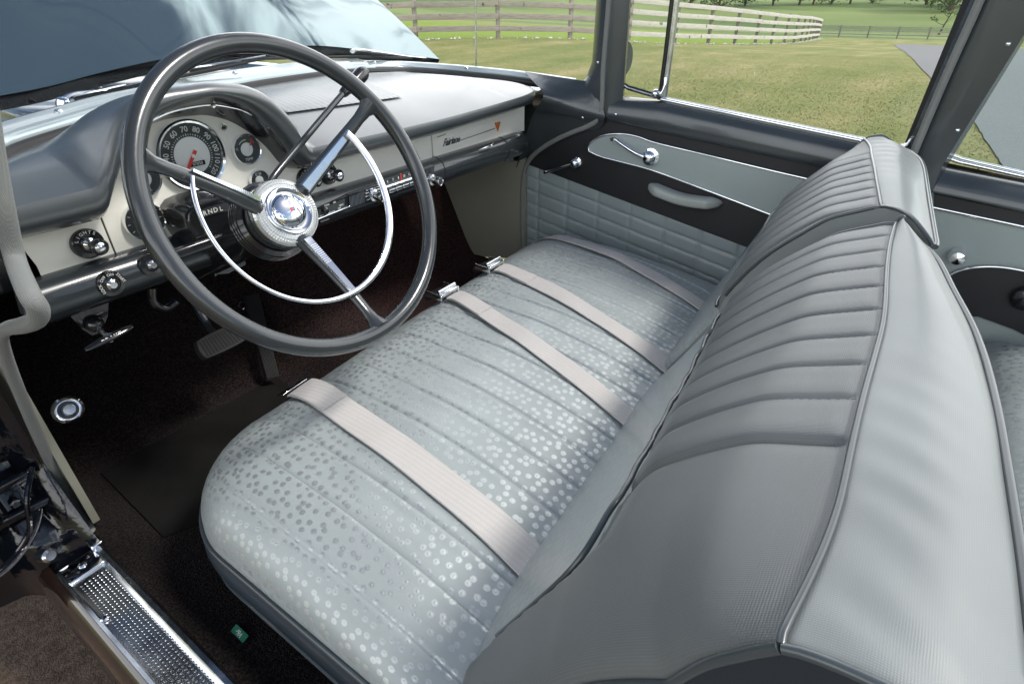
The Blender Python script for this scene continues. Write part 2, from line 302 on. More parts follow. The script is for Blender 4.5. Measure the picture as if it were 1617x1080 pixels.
# ================================================================== mesh helpers
class MB:
    def __init__(s): s.v = []; s.f = []; s.m = []; s.uv = {}
    def add(s, vs, fs, mi=0):
        o = len(s.v); s.v += [tuple(x) for x in vs]; s.f += [tuple(i + o for i in f) for f in fs]; s.m += [mi] * len(fs)
    def grid(s, rows, mi=0, close_u=False, close_v=False, cap0=False, cap1=False, flip=False):
        n = len(rows); k = len(rows[0]); vs = [p for r in rows for p in r]; fs = []
        for i in range(n if close_v else n - 1):
            for j in range(k if close_u else k - 1):
                a = i * k + j; b = i * k + (j + 1) % k; c = ((i + 1) % n) * k + (j + 1) % k; d = ((i + 1) % n) * k + j
                fs.append((a, b, c, d) if not flip else (d, c, b, a))
        if cap0: fs.append(tuple(range(k - 1, -1, -1)))
        if cap1: fs.append(tuple((n - 1) * k + j for j in range(k)))
        s.add(vs, fs, mi)
    def tube(s, path, r, n=10, closed=False, mi=0, flat=None, up=None, caps=True):
        P = [Vector(p) for p in path]; k = len(P); rows = []; nv = None
        for i, p in enumerate(P):
            if closed: t = P[(i + 1) % k] - P[i - 1]
            else: t = P[min(i + 1, k - 1)] - P[max(i - 1, 0)]
            t.normalize()
            if up is not None: u = Vector(up); nv = (u - t * u.dot(t)).normalized()
            else:
                if nv is None:
                    a = Vector((0, 0, 1)) if abs(t.z) < 0.9 else Vector((1, 0, 0)); nv = (a - t * a.dot(t)).normalized()
                else: nv = (nv - t * nv.dot(t)).normalized()
            bv = t.cross(nv); rr = r[i] if isinstance(r, (list, tuple)) else r
            fa = flat if flat else 1.0
            rows.append([p + nv * (math.cos(q) * rr * fa) + bv * (math.sin(q) * rr) for q in [2 * math.pi * j / n for j in range(n)]])
        s.grid(rows, mi, close_u=True, close_v=closed, cap0=(not closed and caps), cap1=(not closed and caps))
    def lathe(s, o, ax, prof, n=32, mi=0, ref=None, cap0=True, cap1=True):
        o = Vector(o); ax = Vector(ax).normalized(); a = Vector(ref) if ref is not None else (Vector((0, 0, 1)) if abs(ax.z) < 0.9 else Vector((1, 0, 0)))
        e1 = (a - ax * a.dot(ax)).normalized(); e2 = ax.cross(e1)
        rows = [[o + ax * h + (e1 * math.cos(q) + e2 * math.sin(q)) * r for q in [2 * math.pi * j / n for j in range(n)]] for r, h in prof]
        s.grid(rows, mi, close_u=True, cap0=cap0, cap1=cap1)
    def box(s, c, sz, ex=(1, 0, 0), ey=(0, 1, 0), mi=0, bev=0.0):
        c = Vector(c); ex = Vector(ex).normalized(); ey = Vector(ey); ey = (ey - ex * ey.dot(ex)).normalized(); ez = ex.cross(ey)
        hx, hy, hz = sz[0] / 2, sz[1] / 2, sz[2] / 2
        if bev <= 0:
            vs = [c + ex * (a * hx) + ey * (b * hy) + ez * (d * hz) for d in (-1, 1) for b in (-1, 1) for a in (-1, 1)]
            s.add(vs, [(0, 2, 3, 1), (4, 5, 7, 6), (0, 1, 5, 4), (2, 6, 7, 3), (0, 4, 6, 2), (1, 3, 7, 5)], mi); return
        b = min(bev, hx * .98, hy * .98, hz * .98)
        def ring(ax_, ay_, z):
            out = []
            rr = b
            for (sx, sy, a0) in ((1, 1, 0), (-1, 1, 90), (-1, -1, 180), (1, -1, 270)):
                for q in (0, 30, 60, 90):
                    an = R(a0 + q); out.append(c + ex * (sx * (ax_ - rr) + rr * math.cos(an)) + ey * (sy * (ay_ - rr) + rr * math.sin(an)) + ez * z)
            return out
        def ring2(ins, z):
            out = []
            rr = max(b - ins, b * .02)
            for (sx, sy, a0) in ((1, 1, 0), (-1, 1, 90), (-1, -1, 180), (1, -1, 270)):
                for q in (0, 30, 60, 90):
                    an = R(a0 + q); out.append(c + ex * (sx * (hx - b) + rr * math.cos(an)) + ey * (sy * (hy - b) + rr * math.sin(an)) + ez * z)
            return out
        rows = [ring2(b, -hz), ring2(b * .5, -hz + b * .13), ring2(b * .13, -hz + b * .5), ring2(0, -hz + b), ring2(0, hz - b), ring2(b * .13, hz - b * .5), ring2(b * .5, hz - b * .13), ring2(b, hz)]
        s.grid(rows, mi, close_u=True, cap0=True, cap1=True)
    def prism(s, pts, off, mi=0):
        P = [Vector(p) for p in pts]; o = Vector(off); n = len(P)
        s.add(P + [p + o for p in P], [tuple(range(n - 1, -1, -1)), tuple(range(n, 2 * n))] + [(i, (i + 1) % n, n + (i + 1) % n, n + i) for i in range(n)], mi)
    def text(s, txt, size, o, ex, ey, mi=0, ext=0.0003, shear=0.0, space=1.0, bold=0.0):
        cu_ = bpy.data.curves.new('lettering', 'FONT'); cu_.body = txt; cu_.size = size; cu_.extrude = ext; cu_.align_x = 'CENTER'; cu_.align_y = 'CENTER'; cu_.shear = shear
        cu_.space_character = space; cu_.offset = bold; cu_.resolution_u = 3
        ob = bpy.data.objects.new('lettering', cu_); COL.objects.link(ob)
        dg = bpy.context.evaluated_depsgraph_get(); me = bpy.data.meshes.new_from_object(ob.evaluated_get(dg))
        ex = Vector(ex).normalized(); ey = Vector(ey); ey = (ey - ex * ey.dot(ex)).normalized(); ez = ex.cross(ey); o = Vector(o)
        s.add([o + ex * v.co.x + ey * v.co.y + ez * v.co.z for v in me.vertices], [tuple(p.vertices) for p in me.polygons], mi)
        bpy.data.objects.remove(ob); bpy.data.curves.remove(cu_); bpy.data.meshes.remove(me)
    def build(s, name, mats, parent=None, smooth=35, label=None, uvf=None):
        me = bpy.data.meshes.new(name); me.from_pydata([tuple(x) for x in s.v], [], s.f); me.update()
        if not isinstance(mats, (list, tuple)): mats = [mats]
        for m_ in mats: me.materials.append(m_)
        me.polygons.foreach_set('material_index', s.m)
        ob = bpy.data.objects.new(name, me); COL.objects.link(ob)
        if smooth:
            me.polygons.foreach_set('use_smooth', [True] * len(me.polygons)); me.set_sharp_from_angle(angle=R(smooth))
        if uvf:
            uv = me.uv_layers.new(name='UVMap')
            for l in me.loops:
                uv.data[l.index].uv = uvf(l.vertex_index, me.vertices[l.vertex_index].co)
        if parent is not None: ob.parent = parent
        if label: ob['label'] = label
        return ob

def cat(pts, n=8, closed=False):
    """Catmull-Rom through points"""
    P = [Vector(p) for p in pts]; k = len(P); out = []
    for i in range(k if closed else k - 1):
        if closed: a, b, c, d = P[i - 1], P[i], P[(i + 1) % k], P[(i + 2) % k]
        else: a, b, c, d = P[max(i - 1, 0)], P[i], P[i + 1], P[min(i + 2, k - 1)]
        for j in range(n):
            t = j / n; out.append(0.5 * ((2 * b) + (c - a) * t + (2 * a - 5 * b + 4 * c - d) * t * t + (3 * b - a - 3 * c + d) * t ** 3))
    if not closed: out.append(P[-1])
    return out
def lerp(a, b, t): return a + (b - a) * t
def interp(tab, x):
    if x <= tab[0][0]: return tab[0][1]
    for (x0, y0), (x1, y1) in zip(tab, tab[1:]):
        if x <= x1:
            t = (x - x0) / (x1 - x0); return y0 + (y1 - y0) * t
    return tab[-1][1]
def sinterp(tab, x):
    """smooth (monotone-ish hermite) interpolation"""
    if x <= tab[0][0]: return tab[0][1]
    if x >= tab[-1][0]: return tab[-1][1]
    n = len(tab)
    for i in range(n - 1):
        if x <= tab[i + 1][0]:
            x0, y0 = tab[i]; x1, y1 = tab[i + 1]; h = x1 - x0
            def sl(k):
                if k <= 0 or k >= n - 1: return 0
                d0 = (tab[k][1] - tab[k - 1][1]) / (tab[k][0] - tab[k - 1][0]); d1 = (tab[k + 1][1] - tab[k][1]) / (tab[k + 1][0] - tab[k][0])
                return 0 if d0 * d1 <= 0 else 2 * d0 * d1 / (d0 + d1)
            m0, m1 = sl(i), sl(i + 1); t = (x - x0) / h
            return (2 * t ** 3 - 3 * t * t + 1) * y0 + (t ** 3 - 2 * t * t + t) * h * m0 + (-2 * t ** 3 + 3 * t * t) * y1 + (t ** 3 - t * t) * h * m1
def smooth01(t): t = max(0, min(1, t)); return t * t * (3 - 2 * t)
def empty(name, loc=(0, 0, 0), **props):
    o = bpy.data.objects.new(name, None); COL.objects.link(o); o.location = loc; o.empty_display_size = 0.2
    for k, v in props.items(): o[k] = v
    return o
def tag(o, label=None, category=None, group=None, kind=None):
    if label: o['label'] = label
    if category: o['category'] = category
    if group: o['group'] = group
    if kind: o['kind'] = kind
    return o
# ================================================================== THE CAR
car = empty('vintage_car', (0, 0, 0))
tag(car, 'vintage two-door car, grey cabin seen through its open driver door, teal hood raised', 'car')
V = Vector
def shy(x): return 0.054 * (x + 0.6)

# ------------------------------------------------------------------ front bench: cushion
ZE, W_, RC, YF, YB = 0.500, 0.656, 0.185, 0.855, 0.165
ZT = [(0.15, 0.505), (0.22, 0.535), (0.30, 0.560), (0.42, 0.585), (0.55, 0.600), (0.70, 0.602), (0.86, 0.595)]
SEAMS = [-0.603 + 0.067 * k for k in range(19)]
def hw(yp): 
    if yp <= YF - RC: return W_
    a = min(1, (yp - (YF - RC)) / RC); return W_ - RC + RC * math.sqrt(max(0, 1 - a * a))
def seat_z(x, y, seams=True):
    yp = y - shy(x)
    d = min(hw(yp) - abs(x), (YF - yp) if abs(x) < W_ - RC else 9)
    if abs(x) > W_ - RC and yp > YF - RC:
        d = RC - math.hypot(abs(x) - (W_ - RC), yp - (YF - RC))
    q = max(0.0, min(1, d / 0.15)); g = (1 - (1 - q) ** 2.3) ** (1 / 2.1)
    z = ZE + (sinterp(ZT, yp) - ZE) * g
    z += 0.0035 * math.sin(x * 5.1 + 1.0) * g + 0.002 * noise.noise(V((x * 7, y * 7, 0))) * g + 0.0011 * noise.noise(V((x * 34, y * 13, 5))) * g
    if seams:
        for s in SEAMS:
            if abs(x - s) < 0.02: z -= 0.0026 * math.exp(-((x - s) / 0.0024) ** 2) * g - 0.0006 * math.exp(-((abs(x - s) - 0.010) / 0.006) ** 2) * g
    return z
def seat_uv(i, co):
    x, y = co.x, co.y; yp = y - shy(x); n = V((0, 0)); 
    ds, df = hw(yp) - abs(x), YF - yp
    if abs(x) > W_ - RC and yp > YF - RC:
        v = V((abs(x) - (W_ - RC), yp - (YF - RC))); d = RC - v.length; n = v.normalized() if v.length > 1e-6 else n
        n = V((math.copysign(n.x, x), n.y))
    elif ds < df: d = ds; n = V((math.copysign(1, x), 0))
    else: d = df; n = V((0, 1))
    q = max(0.0, min(1, d / 0.15)); g = (1 - (1 - q) ** 2.3) ** (1 / 2.1)
    return (x + n.x * (1 - g) * 0.07, y + n.y * (1 - g) * 0.07)
seat = empty('front_bench_seat'); seat.parent = car
mb = MB(); rows = []
for i in range(111):
    t = i / 110; yp = YB + (YF - YB) * (1 - (1 - t) ** 1.6); h = hw(min(yp, YF - 1e-6)); row = []
    for j in range(571):
        u = -1 + 2 * j / 570; x = u * h; y = yp + shy(x); row.append((x, y, seat_z(x, y) if 0 < i else 0.49))
    rows.append(row)
mb.grid(rows)
mb.build('cushion', M['seat'], seat, smooth=60, uvf=seat_uv)
def outline(off=0.0, z=ZE):
    pts = [(-W_ - off, YB)]
    pts += [(-W_ - off, lerp(YB, YF - RC, k / 6)) for k in range(1, 7)]
    for k in range(1, 13):
        a = math.pi - k / 12 * math.pi / 2; pts.append((-(W_ - RC) + (RC + off) * math.cos(a), YF - RC + (RC + off) * math.sin(a)))
    pts += [(lerp(-(W_ - RC), W_ - RC, k / 12), YF + off) for k in range(1, 13)]
    for k in range(1, 13):
        a = math.pi / 2 - k / 12 * math.pi / 2; pts.append((W_ - RC + (RC + off) * math.cos(a), YF - RC + (RC + off) * math.sin(a)))
    pts += [(W_ + off, lerp(YF - RC, YB, k / 6)) for k in range(1, 7)]
    return [V((x, y + shy(x), z)) for x, y in pts]
mb = MB(); mb.tube(outline(0.002, ZE - 0.001), 0.0042, 12); mb.build('piping', M['piping'], seat)
mb = MB(); rows = []
for off, z in ((-0.002, ZE), (0.006, ZE - 0.012), (0.009, ZE - 0.035), (0.006, ZE - 0.06), (0.000, ZE - 0.082)):
    rows.append([p + V((0, 0, 0.0025 * math.sin(k * 1.9) * (1 if z < ZE - 0.03 else 0))) for k, p in enumerate(outline(off, z))])
mb.grid(rows); mb.build('side_facing', M['valance'], seat, smooth=60)
mb = MB(); mb.tube(outline(0.001, ZE - 0.084), 0.003, 8); mb.build('lower_piping', M['piping'], seat)
mb = MB(); mb.grid([outline(-0.012, ZE - 0.085), outline(-0.03, ZE - 0.10), outline(-0.05, 0.33)]); mb.build('seat_base', M['black_matt'], seat)

# ------------------------------------------------------------------ front bench: two backrests
PROF = [(0.50, 0.272), (0.56, 0.250), (0.66, 0.199), (0.76, 0.148), (0.80, 0.127), (0.84, 0.100), (0.88, 0.064), (0.915, 0.025), (0.938, -0.008), (0.950, -0.030)]
def backrest(name, x0, x1, outer, p1, p2shift, p3, seams, deep, label):
    """a folding backrest: plain strip below, ribbed woven face, plain roll on top; edges piped"""
    root = None
    step = 0.0030; n = int(round((x1 - x0) / step)); NF, NT, NR = 64, 14, 12
    xo = x0 if outer < 0 else x1
    def yshift(x, z):
        t = (z - 0.5) / 0.45; return shy(x) * (1 - t) + (p2shift(x) + 0.016 * max(0, 1 - abs(x - xo) / 0.13) ** 2) * t
    def inset(x):
        d = abs(x - xo); e = 0.0
        if d < 0.20: e += 0.052 * (1 - math.sqrt(max(0, 1 - (1 - d / 0.20) ** 2)))
        d2 = abs(x - (x1 if outer < 0 else x0))
        if d2 < 0.03: e += 0.010 * (1 - math.sqrt(max(0, 1 - (1 - d2 / 0.03) ** 2)))
        return e
    def face(x, t):
        # t 0..1 along the face by arc index
        s = t * (len(PROF) - 1); i = min(int(s), len(PROF) - 2); f = s - i
        def g(k):
            k = max(0, min(len(PROF) - 1, k)); return V((PROF[k][1], PROF[k][0]))
        a, b, c, d = g(i - 1), g(i), g(i + 1), g(i + 2)
        q = 0.5 * ((2 * b) + (c - a) * f + (2 * a - 5 * b + 4 * c - d) * f * f + (3 * b - a - 3 * c + d) * f ** 3)
        y, z = q.x, q.y; e = inset(x) * max(0.0, min(1.0, (0.956 - z) / 0.07)) ** 0.75; zp = interp(p1, x)
        b_ = 0.0
        if z > zp:
            w = smooth01((z - zp) / 0.012) * smooth01((0.9495 - z) / 0.006)
            b_ += 0.010 * smooth01((z - zp) / 0.05) * smooth01((0.949 - z) / 0.04)
            inside = (x > deep - 0.0 if outer < 0 else x < deep)
            for sm in seams:
                dd = abs(x - sm)
                if dd < 0.032:
                    k = 1.45 if abs(sm - deep) < 1e-6 else 1.0
                    b_ -= k * (0.0036 * math.exp(-(dd / 0.0028) ** 2) + 0.0022 * math.exp(-(dd / 0.011) ** 2)) * w
            if inside and seams:
                b_ += 0.003 * w
        else: b_ -= 0.004 * smooth01((z - zp + 0.03) / 0.03)
        b_ *= 0.25 + 0.75 * smooth01(abs(x - xo) / 0.12)
        b_ += 0.0025 * noise.noise(V((x * 6, z * 9, 3)))
        return V((x, y + yshift(x, z) + b_ - e, z + b_ * 0.55 - e * 0.5))
    cols = []; p1pts, p2pts, p3pts = [], [], []
    for j in range(n + 1):
        x = x0 + (x1 - x0) * j / n; e = inset(x); col = [face(x, i / NF) for i in range(NF + 1)]
        p2 = col[-1]; y3 = sinterp(p3, x) + (p2shift(x)); 
        e3 = e * 0.12
        P3 = V((x - (0.12 * (1 - smooth01((x - x0) / 0.32)) if outer > 0 else 0), y3, 0.944 - e3 * 0.6))
        for i in range(1, NT + 1):
            t = i / NT; q = p2.lerp(P3, t); q.z += 0.013 * math.sin(math.pi * t) ** 0.8 + 0.0012 * noise.noise(V((x * 9, t * 3, 8))) + 0.0016 * math.sin(x * 150 + t * 9 + 2 * noise.noise(V((x * 14, 0, 0)))) * math.exp(-t * 2.6) * math.sin(math.pi * t) * smooth01((0.42 - abs(x - xo)) / 0.3); col.append(q)
        for i in range(1, NR + 1):
            t = i / NR; col.append(V((P3.x, P3.y - 0.012 - 0.055 * t + 0.012 * (1 - t) ** 3, P3.z - 0.02 * min(1, t * 6) - 0.42 * t)))
        cols.append(col); p2pts.append(p2.copy()); p3pts.append(P3 + V((0, -0.002, 0)))
    mb = MB(); mb.grid(cols, flip=True)
    k = len(cols[0])
    # materials by region: 0 strip, 1 face, 2 top roll and rear
    mi = []
    for j in range(n):
        x = x0 + (x1 - x0) * (j + 0.5) / n; zp = interp(p1, x)
        for i in range(k - 1):
            if i < NF: mi.append(0 if cols[j][i].z < zp else 1)
            else: mi.append(2)
    mb.m = mi
    for c, sgn in ((cols[0], 1), (cols[-1], -1)):
        o = len(mb.v); mb.v += [tuple(p) for p in c]; mb.f.append(tuple(range(o, o + k)) if sgn > 0 else tuple(range(o + k - 1, o - 1, -1)))
        mb.m.append(3 if (c is cols[0]) == (outer < 0) else 2)  # outer end panel gets the dark vinyl: its shade is in the colour
    for sm in seams:
        st = MB()
        j = int(round((sm - x0) / (x1 - x0) * n))
        if not 2 < j < n - 2: continue
        zp = interp(p1, sm); pts = [cols[j][i] for i in range(NF + 1) if cols[j][i].z > zp + 0.004]
        L0 = 0.0; nxt = 0.004
        for a, b in zip(pts, pts[1:]):
            sl_ = (b - a).length
            while nxt < L0 + sl_:
                t = (nxt - L0) / sl_; c = a.lerp(b, t); d = (b - a).normalized(); nn = V((1, 0, 0)).cross(d).normalized()
                if nn.z < 0: nn = -nn
                st.box(c + nn * 0.0004, (0.0042, 0.0010, 0.0010), ex=d, ey=(1, 0, 0)); nxt += 0.0068
            L0 += sl_
        st.build('stitch_line', M['thread'], seat, smooth=0)
    ob = mb.build(name, [M['seat'], M['back_fabric'], M['back_smooth'], M['valance']], seat, smooth=50, label=label,
                  uvf=lambda i, co: (co.x, co.z * 1.05 - 0.3 * co.y))
    # piping along the strip border, the top front edge, the top rear edge and the outer end
    m2 = MB()
    P1 = []
    for j in range(0, n + 1, 3):
        x = x0 + (x1 - x0) * j / n; zp = interp(p1, x)
        if zp < 0.515: continue
        best = min(range(NF + 1), key=lambda i: abs(cols[j][i].z - zp)); q = cols[j][best].copy(); q += V((0, 0.0045, 0.0035)); P1.append(q)
    # add dense points on the steep part
    ms = []
    for a, b in zip(P1, P1[1:]):
        m = max(1, int((b - a).length / 0.012)); ms += [a.lerp(b, q / m) for q in range(m)]
    ms.append(P1[-1])
    sm = [sum((ms[min(max(i + q, 0), len(ms) - 1)] for q in (-2, -1, 0, 1, 2)), V((0, 0, 0))) / 5 for i in range(len(ms))]
    m2.tube(sm, 0.0032, 14); m2.tube([p + V((0, 0.001, 0.0015)) for p in p2pts[::2]], 0.0025, 14); m2.tube(p3pts[::3], 0.0034, 14)
    oc = cols[0] if outer < 0 else cols[-1]; ic = cols[-1] if outer < 0 else cols[0]
    m2.tube([p + V((outer * 0.001, 0.001, 0.001)) for p in oc[2:NF + 1]], 0.0032, 14); m2.tube([p + V((outer * 0.001, 0, 0.001)) for p in oc[NF:NF + NT + 1]], 0.0029, 14)
    m2.tube([p + V((0, 0.001, 0.001)) for p in ic[20:NF + NT + 1]], 0.0029, 14)
    m2.build('piping', M['piping'], seat)
    return ob
SD = [-0.471 + 0.0595 * k for k in range(9)]
backrest('backrest', -0.652, 0.055, -1,
         [(-0.66, 0.50), (-0.59, 0.505), (-0.583, 0.58), (-0.575, 0.68), (-0.568, 0.75), (-0.55, 0.79), (-0.48, 0.805), (-0.421, 0.80), (-0.343, 0.782), (-0.25, 0.775), (-0.1, 0.758), (0.055, 0.738)],
         lambda x: 0.013 * smooth01((x + 0.30) / 0.30), [(-0.66, -0.122), (-0.40, -0.116), (-0.233, -0.104), (-0.139, -0.092), (-0.05, -0.080), (0.02, -0.055), (0.055, -0.040)], SD, -0.471,
         'driver side backrest, nearest the camera')
SP = [0.500 - 0.052 * k for k in range(8)]
backrest('backrest', 0.125, 0.645, 1,
         [(0.105, 0.70), (0.23, 0.735), (0.40, 0.78), (0.52, 0.80), (0.56, 0.79), (0.572, 0.75), (0.585, 0.68), (0.595, 0.58), (0.60, 0.505), (0.645, 0.50)],
         lambda x: 0.040 + 0.135 * (x - 0.14), [(0.105, -0.098), (0.14, -0.104), (0.35, -0.110), (0.50, -0.115), (0.58, -0.105), (0.645, -0.08)], SP, 0.500,
         'passenger side backrest, beyond the driver side one')

# ------------------------------------------------------------------ rear bench (a corner of it shows)
rear = empty('rear_bench_seat'); rear.parent = car
mb = MB(); rows = []
for i in range(41):
    y = -0.95 + 0.68 * i / 40; row = []
    for j in range(221):
        x = -0.70 + 1.40 * j / 220; d = min(0.705 - abs(x), -0.265 - y, y + 1.12); q = max(0, min(1, d / 0.12)); g = (1 - (1 - q) ** 2.2) ** .5
        s = sum(0.004 * math.exp(-((x - sx_) / 0.004) ** 2) for sx_ in [-0.6 + 0.067 * k for k in range(19)] if abs(x - sx_) < 0.02)
        row.append((x, y, 0.475 + 0.095 * g - s * g))
    rows.append(row)
mb.grid(rows); mb.build('cushion', M['seat'], rear, smooth=60, uvf=lambda i, co: (co.x, co.y))
mb = MB(); rows = []
for i in range(21):
    z = 0.50 + 0.45 * i / 20; rows.append([(-0.70 + 1.40 * j / 60, -0.90 - 0.30 * (i / 20) + 0.03 * math.sin(math.pi * i / 20), z) for j in range(61)])
mb.grid(rows); mb.grid([[(-0.64, -1.36, 0.95), (0.64, -1.36, 0.95)], [(-0.64, -1.50, 0.95), (0.64, -1.50, 0.95)]]); mb.build('backrest', M['back_fabric'], rear, smooth=60)
mb = MB(); mb.grid([[(-0.70 + 1.40 * j / 10, -0.265, z) for j in range(11)] for z in (0.47, 0.30)]); mb.build('side_facing', M['valance'], rear)

# ------------------------------------------------------------------ steering wheel
WN = V((0, 0.8912, -0.4536)); WV = V((0, 0.4536, 0.8912)); WX = V((1, 0, 0)); WC = V((-0.370, 0.682, 0.972)); WR = 0.215
def wp(r, deg, h=0.0): return WC + WX * (r * math.cos(R(deg))) + WV * (r * math.sin(R(deg))) + WN * h
SPK = (31.8, -87.3, 152.6)
mb = MB()
mb.tube([wp(WR, 360 * k / 120) for k in range(120)], 0.0128, 18, closed=True)
for a in SPK:
    P = []; rr = []
    for k in range(13):
        t = k / 12; r = lerp(0.030, WR - 0.006, t); h = 0.082 * (1 - t) ** 1.0 - 0.006 * math.sin(math.pi * t); P.append(wp(r, a, h)); rr.append(lerp(0.0145, 0.0092, min(1, t * 1.25)) + (0.010 * ((t - .86) / .14) ** 2 if t > .86 else 0))
    tang = (P[-1] - P[0]).normalized(); side = tang.cross(WN).normalized()
    mb.tube(P, rr, 14, flat=0.62, up=WN)
mb.lathe(WC + WN * 0.080, WN, [(0.044, 0), (0.050, 0.006), (0.052, 0.02), (0.047, 0.034)], 40)
wheel = mb.build('steering_wheel', M['wheel'], car, smooth=50)
# horn ring: a chromed band that hangs from the three spokes
mb = MB(); P = []; rr = []
a0, a1 = 152.6, 391.8
for k in range(91):
    t = k / 90; a = lerp(a0, a1, t); P.append(wp(0.146, a, 0.010) + WX * -0.006)
    rr.append(1)
rows = []
for k, p in enumerate(P):
    t = k / 90; ww = lerp(0.0028, 0.0066, smooth01((t - 0.35) / 0.4)) ; hh = 0.0026
    rad = (p - (WC + WN * 0.010 + WX * -0.006)).normalized()
    sec = []
    for q in range(12):
        an = 2 * math.pi * q / 12; sec.append(p + rad * (ww * math.copysign(abs(math.cos(an)) ** 0.6, math.cos(an))) + WN * (hh * math.copysign(abs(math.sin(an)) ** 0.7, math.sin(an))))
    rows.append(sec)
mb.grid(rows, close_u=True, cap0=True, cap1=True)
mb.build('horn_ring', M['chrome'], wheel, smooth=50)
for a in SPK:
    mb = MB(); n_ = 14; tang = wp(0.15, a, 0.02) - wp(0.04, a, 0.07); tang.normalize(); side = tang.cross(WN).normalized()
    rows = []
    for k in range(n_ + 1):
        t = k / n_; r = lerp(0.046, 0.149, t); h = 0.082 * (1 - (r - 0.03) / 0.179) - 0.0125; c = wp(r, a, h); wd = lerp(0.0082, 0.0055, t)
        if a > 150: wd *= 0.45; c = c + side * -0.006
        rows.append([c + side * wd * sx_ + WN * hz_ for sx_, hz_ in ((-1, .007), (-1, -.001), (-.75, -.0035), (.75, -.0035), (1, -.001), (1, .007))])
    mb.grid(rows, close_u=True, cap0=True, cap1=True)
    for k in range(11):
        r = 0.058 + 0.0032 * k; h = 0.082 * (1 - (r - 0.03) / 0.179) - 0.0163; c = wp(r, a, h)
        if a > 150: c = c + side * -0.006
        mb.box(c, (0.0014, (0.011 if a < 150 else 0.005), 0.0012), ex=tang, ey=side, mi=0)
    mb.build('spoke_trim', M['chrome'], wheel, smooth=30)
# clear ribbed ring and chrome dome of the hub
mb = MB(); HC = WC + WN * 0.080; rows = []; nseg = 216
prof = [(0.0500, 0.004), (0.0515, -0.002), (0.0495, -0.007), (0.0440, -0.0105), (0.0385, -0.0125), (0.0340, -0.0125), (0.0325, -0.008)]
for i, (r, h) in enumerate(prof):
    row = []
    for q in range(nseg):
        a = 2 * math.pi * q / nseg; rr_ = 0.0006 * (1 if q % 3 == 0 else 0) if 1 <= i <= 5 else 0
        row.append(HC + (WX * math.cos(a) + WV * math.sin(a)) * r + WN * (h + rr_))
    rows.append(row)
mb.grid(rows, close_u=True)
for rr_ in (0.0475, 0.0425, 0.037): mb.tube([HC + (WX * math.cos(2 * math.pi * q / 60) + WV * math.sin(2 * math.pi * q / 60)) * rr_ + WN * -0.0110 for q in range(60)], 0.0007, 6, closed=True)
mb.build('hub_ring', M['lucite'], wheel, smooth=25)
mb = MB(); mb.lathe(HC, WN, [(0.0372, -0.010), (0.0366, -0.0138), (0.0350, -0.0146), (0.0325, -0.0122), (0.0298, -0.0112), (0.0284, -0.0128), (0.0268, -0.0158), (0.0225, -0.0194), (0.0160, -0.0222), (0.0080, -0.0240), (0.0002, -0.0246)], 56, cap1=False)
mb.build('hub_cap', M['chrome'], wheel, smooth=60)
mb = MB(); e0 = HC + WN * -0.0245
for dx, dv, mi in ((-0.0020, 0.0014, 0), (0.0020, 0.0014, 1), (-0.0019, -0.0018, 0), (0.0019, -0.0018, 1)): mb.box(e0 + WX * dx + WV * dv, (0.0036, 0.0030, 0.0010), ex=WX, ey=WV, mi=mi, bev=0.0004)
mb.build('hub_crest', [M['red_ink'], M['blue_ink']], wheel)

# ------------------------------------------------------------------ steering column
mb = MB()
mb.lathe(WC + WN * 0.112, WN, [(0.052, 0), (0.060, 0.008), (0.060, 0.030), (0.044, 0.046), (0.036, 0.060), (0.034, 0.14), (0.030, 0.30), (0.028, 0.62)], 36)
for q in range(3): mb.lathe(WC + WN * (0.118 + 0.008 * q), WN, [(0.0605, 0), (0.0615, 0.001), (0.0615, 0.003), (0.0605, 0.004)], 36)
column = mb.build('steering_column', M['black'], car, smooth=40)
LV = [V((-0.372, 0.800, 0.948)), V((-0.352, 0.800, 0.974)), V((-0.268, 0.820, 1.015)), V((-0.150, 0.848, 1.070)), V((-0.105, 0.857, 1.089))]
mb = MB(); mb.tube(cat(LV, 6), 0.0054, 12); lever = mb.build('gear_lever', M['wheel'], column)
d_ = (LV[-1] - LV[-2]).normalized()
mb = MB(); mb.lathe(LV[-2] + d_ * 0.002, d_, [(0.0066, 0), (0.0082, 0.004), (0.0115, 0.040), (0.0135, 0.060), (0.0135, 0.068), (0.0100, 0.077), (0.0040, 0.080)], 24)
mb.build('lever_knob', M['black'], column)
# gear indicator housing with its lettered window
pl = 0.925
hp = [(291, 352), (291, 338), (298, 328), (312, 321), (340, 313), (372, 308), (392, 312), (398, 330), (396, 352), (380, 368), (345, 378), (318, 386), (310, 388), (303, 378)]
mb = MB(); f0 = [at(a, b, y=pl) for a, b in hp]; c0_ = sum(f0, V((0, 0, 0))) / len(f0)
f1 = [c0_ + (p - c0_) * 0.93 + V((0, -0.010, 0)) for p in f0]; bk = [p + V((0, 0.075, 0)) for p in f0]
mb.grid([bk, f0, [c0_ + (p - c0_) * 0.975 + V((0, -0.007, 0)) for p in f0], f1], close_u=True, cap1=True, cap0=True, flip=True)
house = mb.build('gear_indicator', M['black'], column, smooth=40)
mb = MB()
wq = [at(a, b, y=pl - 0.0115) for a, b in ((310, 335), (325, 329), (342, 324), (360, 321), (363, 333), (345, 336), (328, 341), (314, 347))]
mb.prism(wq, (0, 0.001, 0), 0)
for ch, a, b, mi in (('P', 315, 340.5, 2), ('R', 323.5, 337.3, 1), ('N', 332, 334.5, 1), ('D', 340.5, 332, 1), ('L', 349, 330, 1)):
    mb.text(ch, 0.0105, at(a, b, y=pl - 0.0125), (1, 0, 0), (0, 0, 1), mi, bold=0.0002)
mb.build('gear_letters', [M['dial'], M['white_ink'], M['orange_ink']], column)
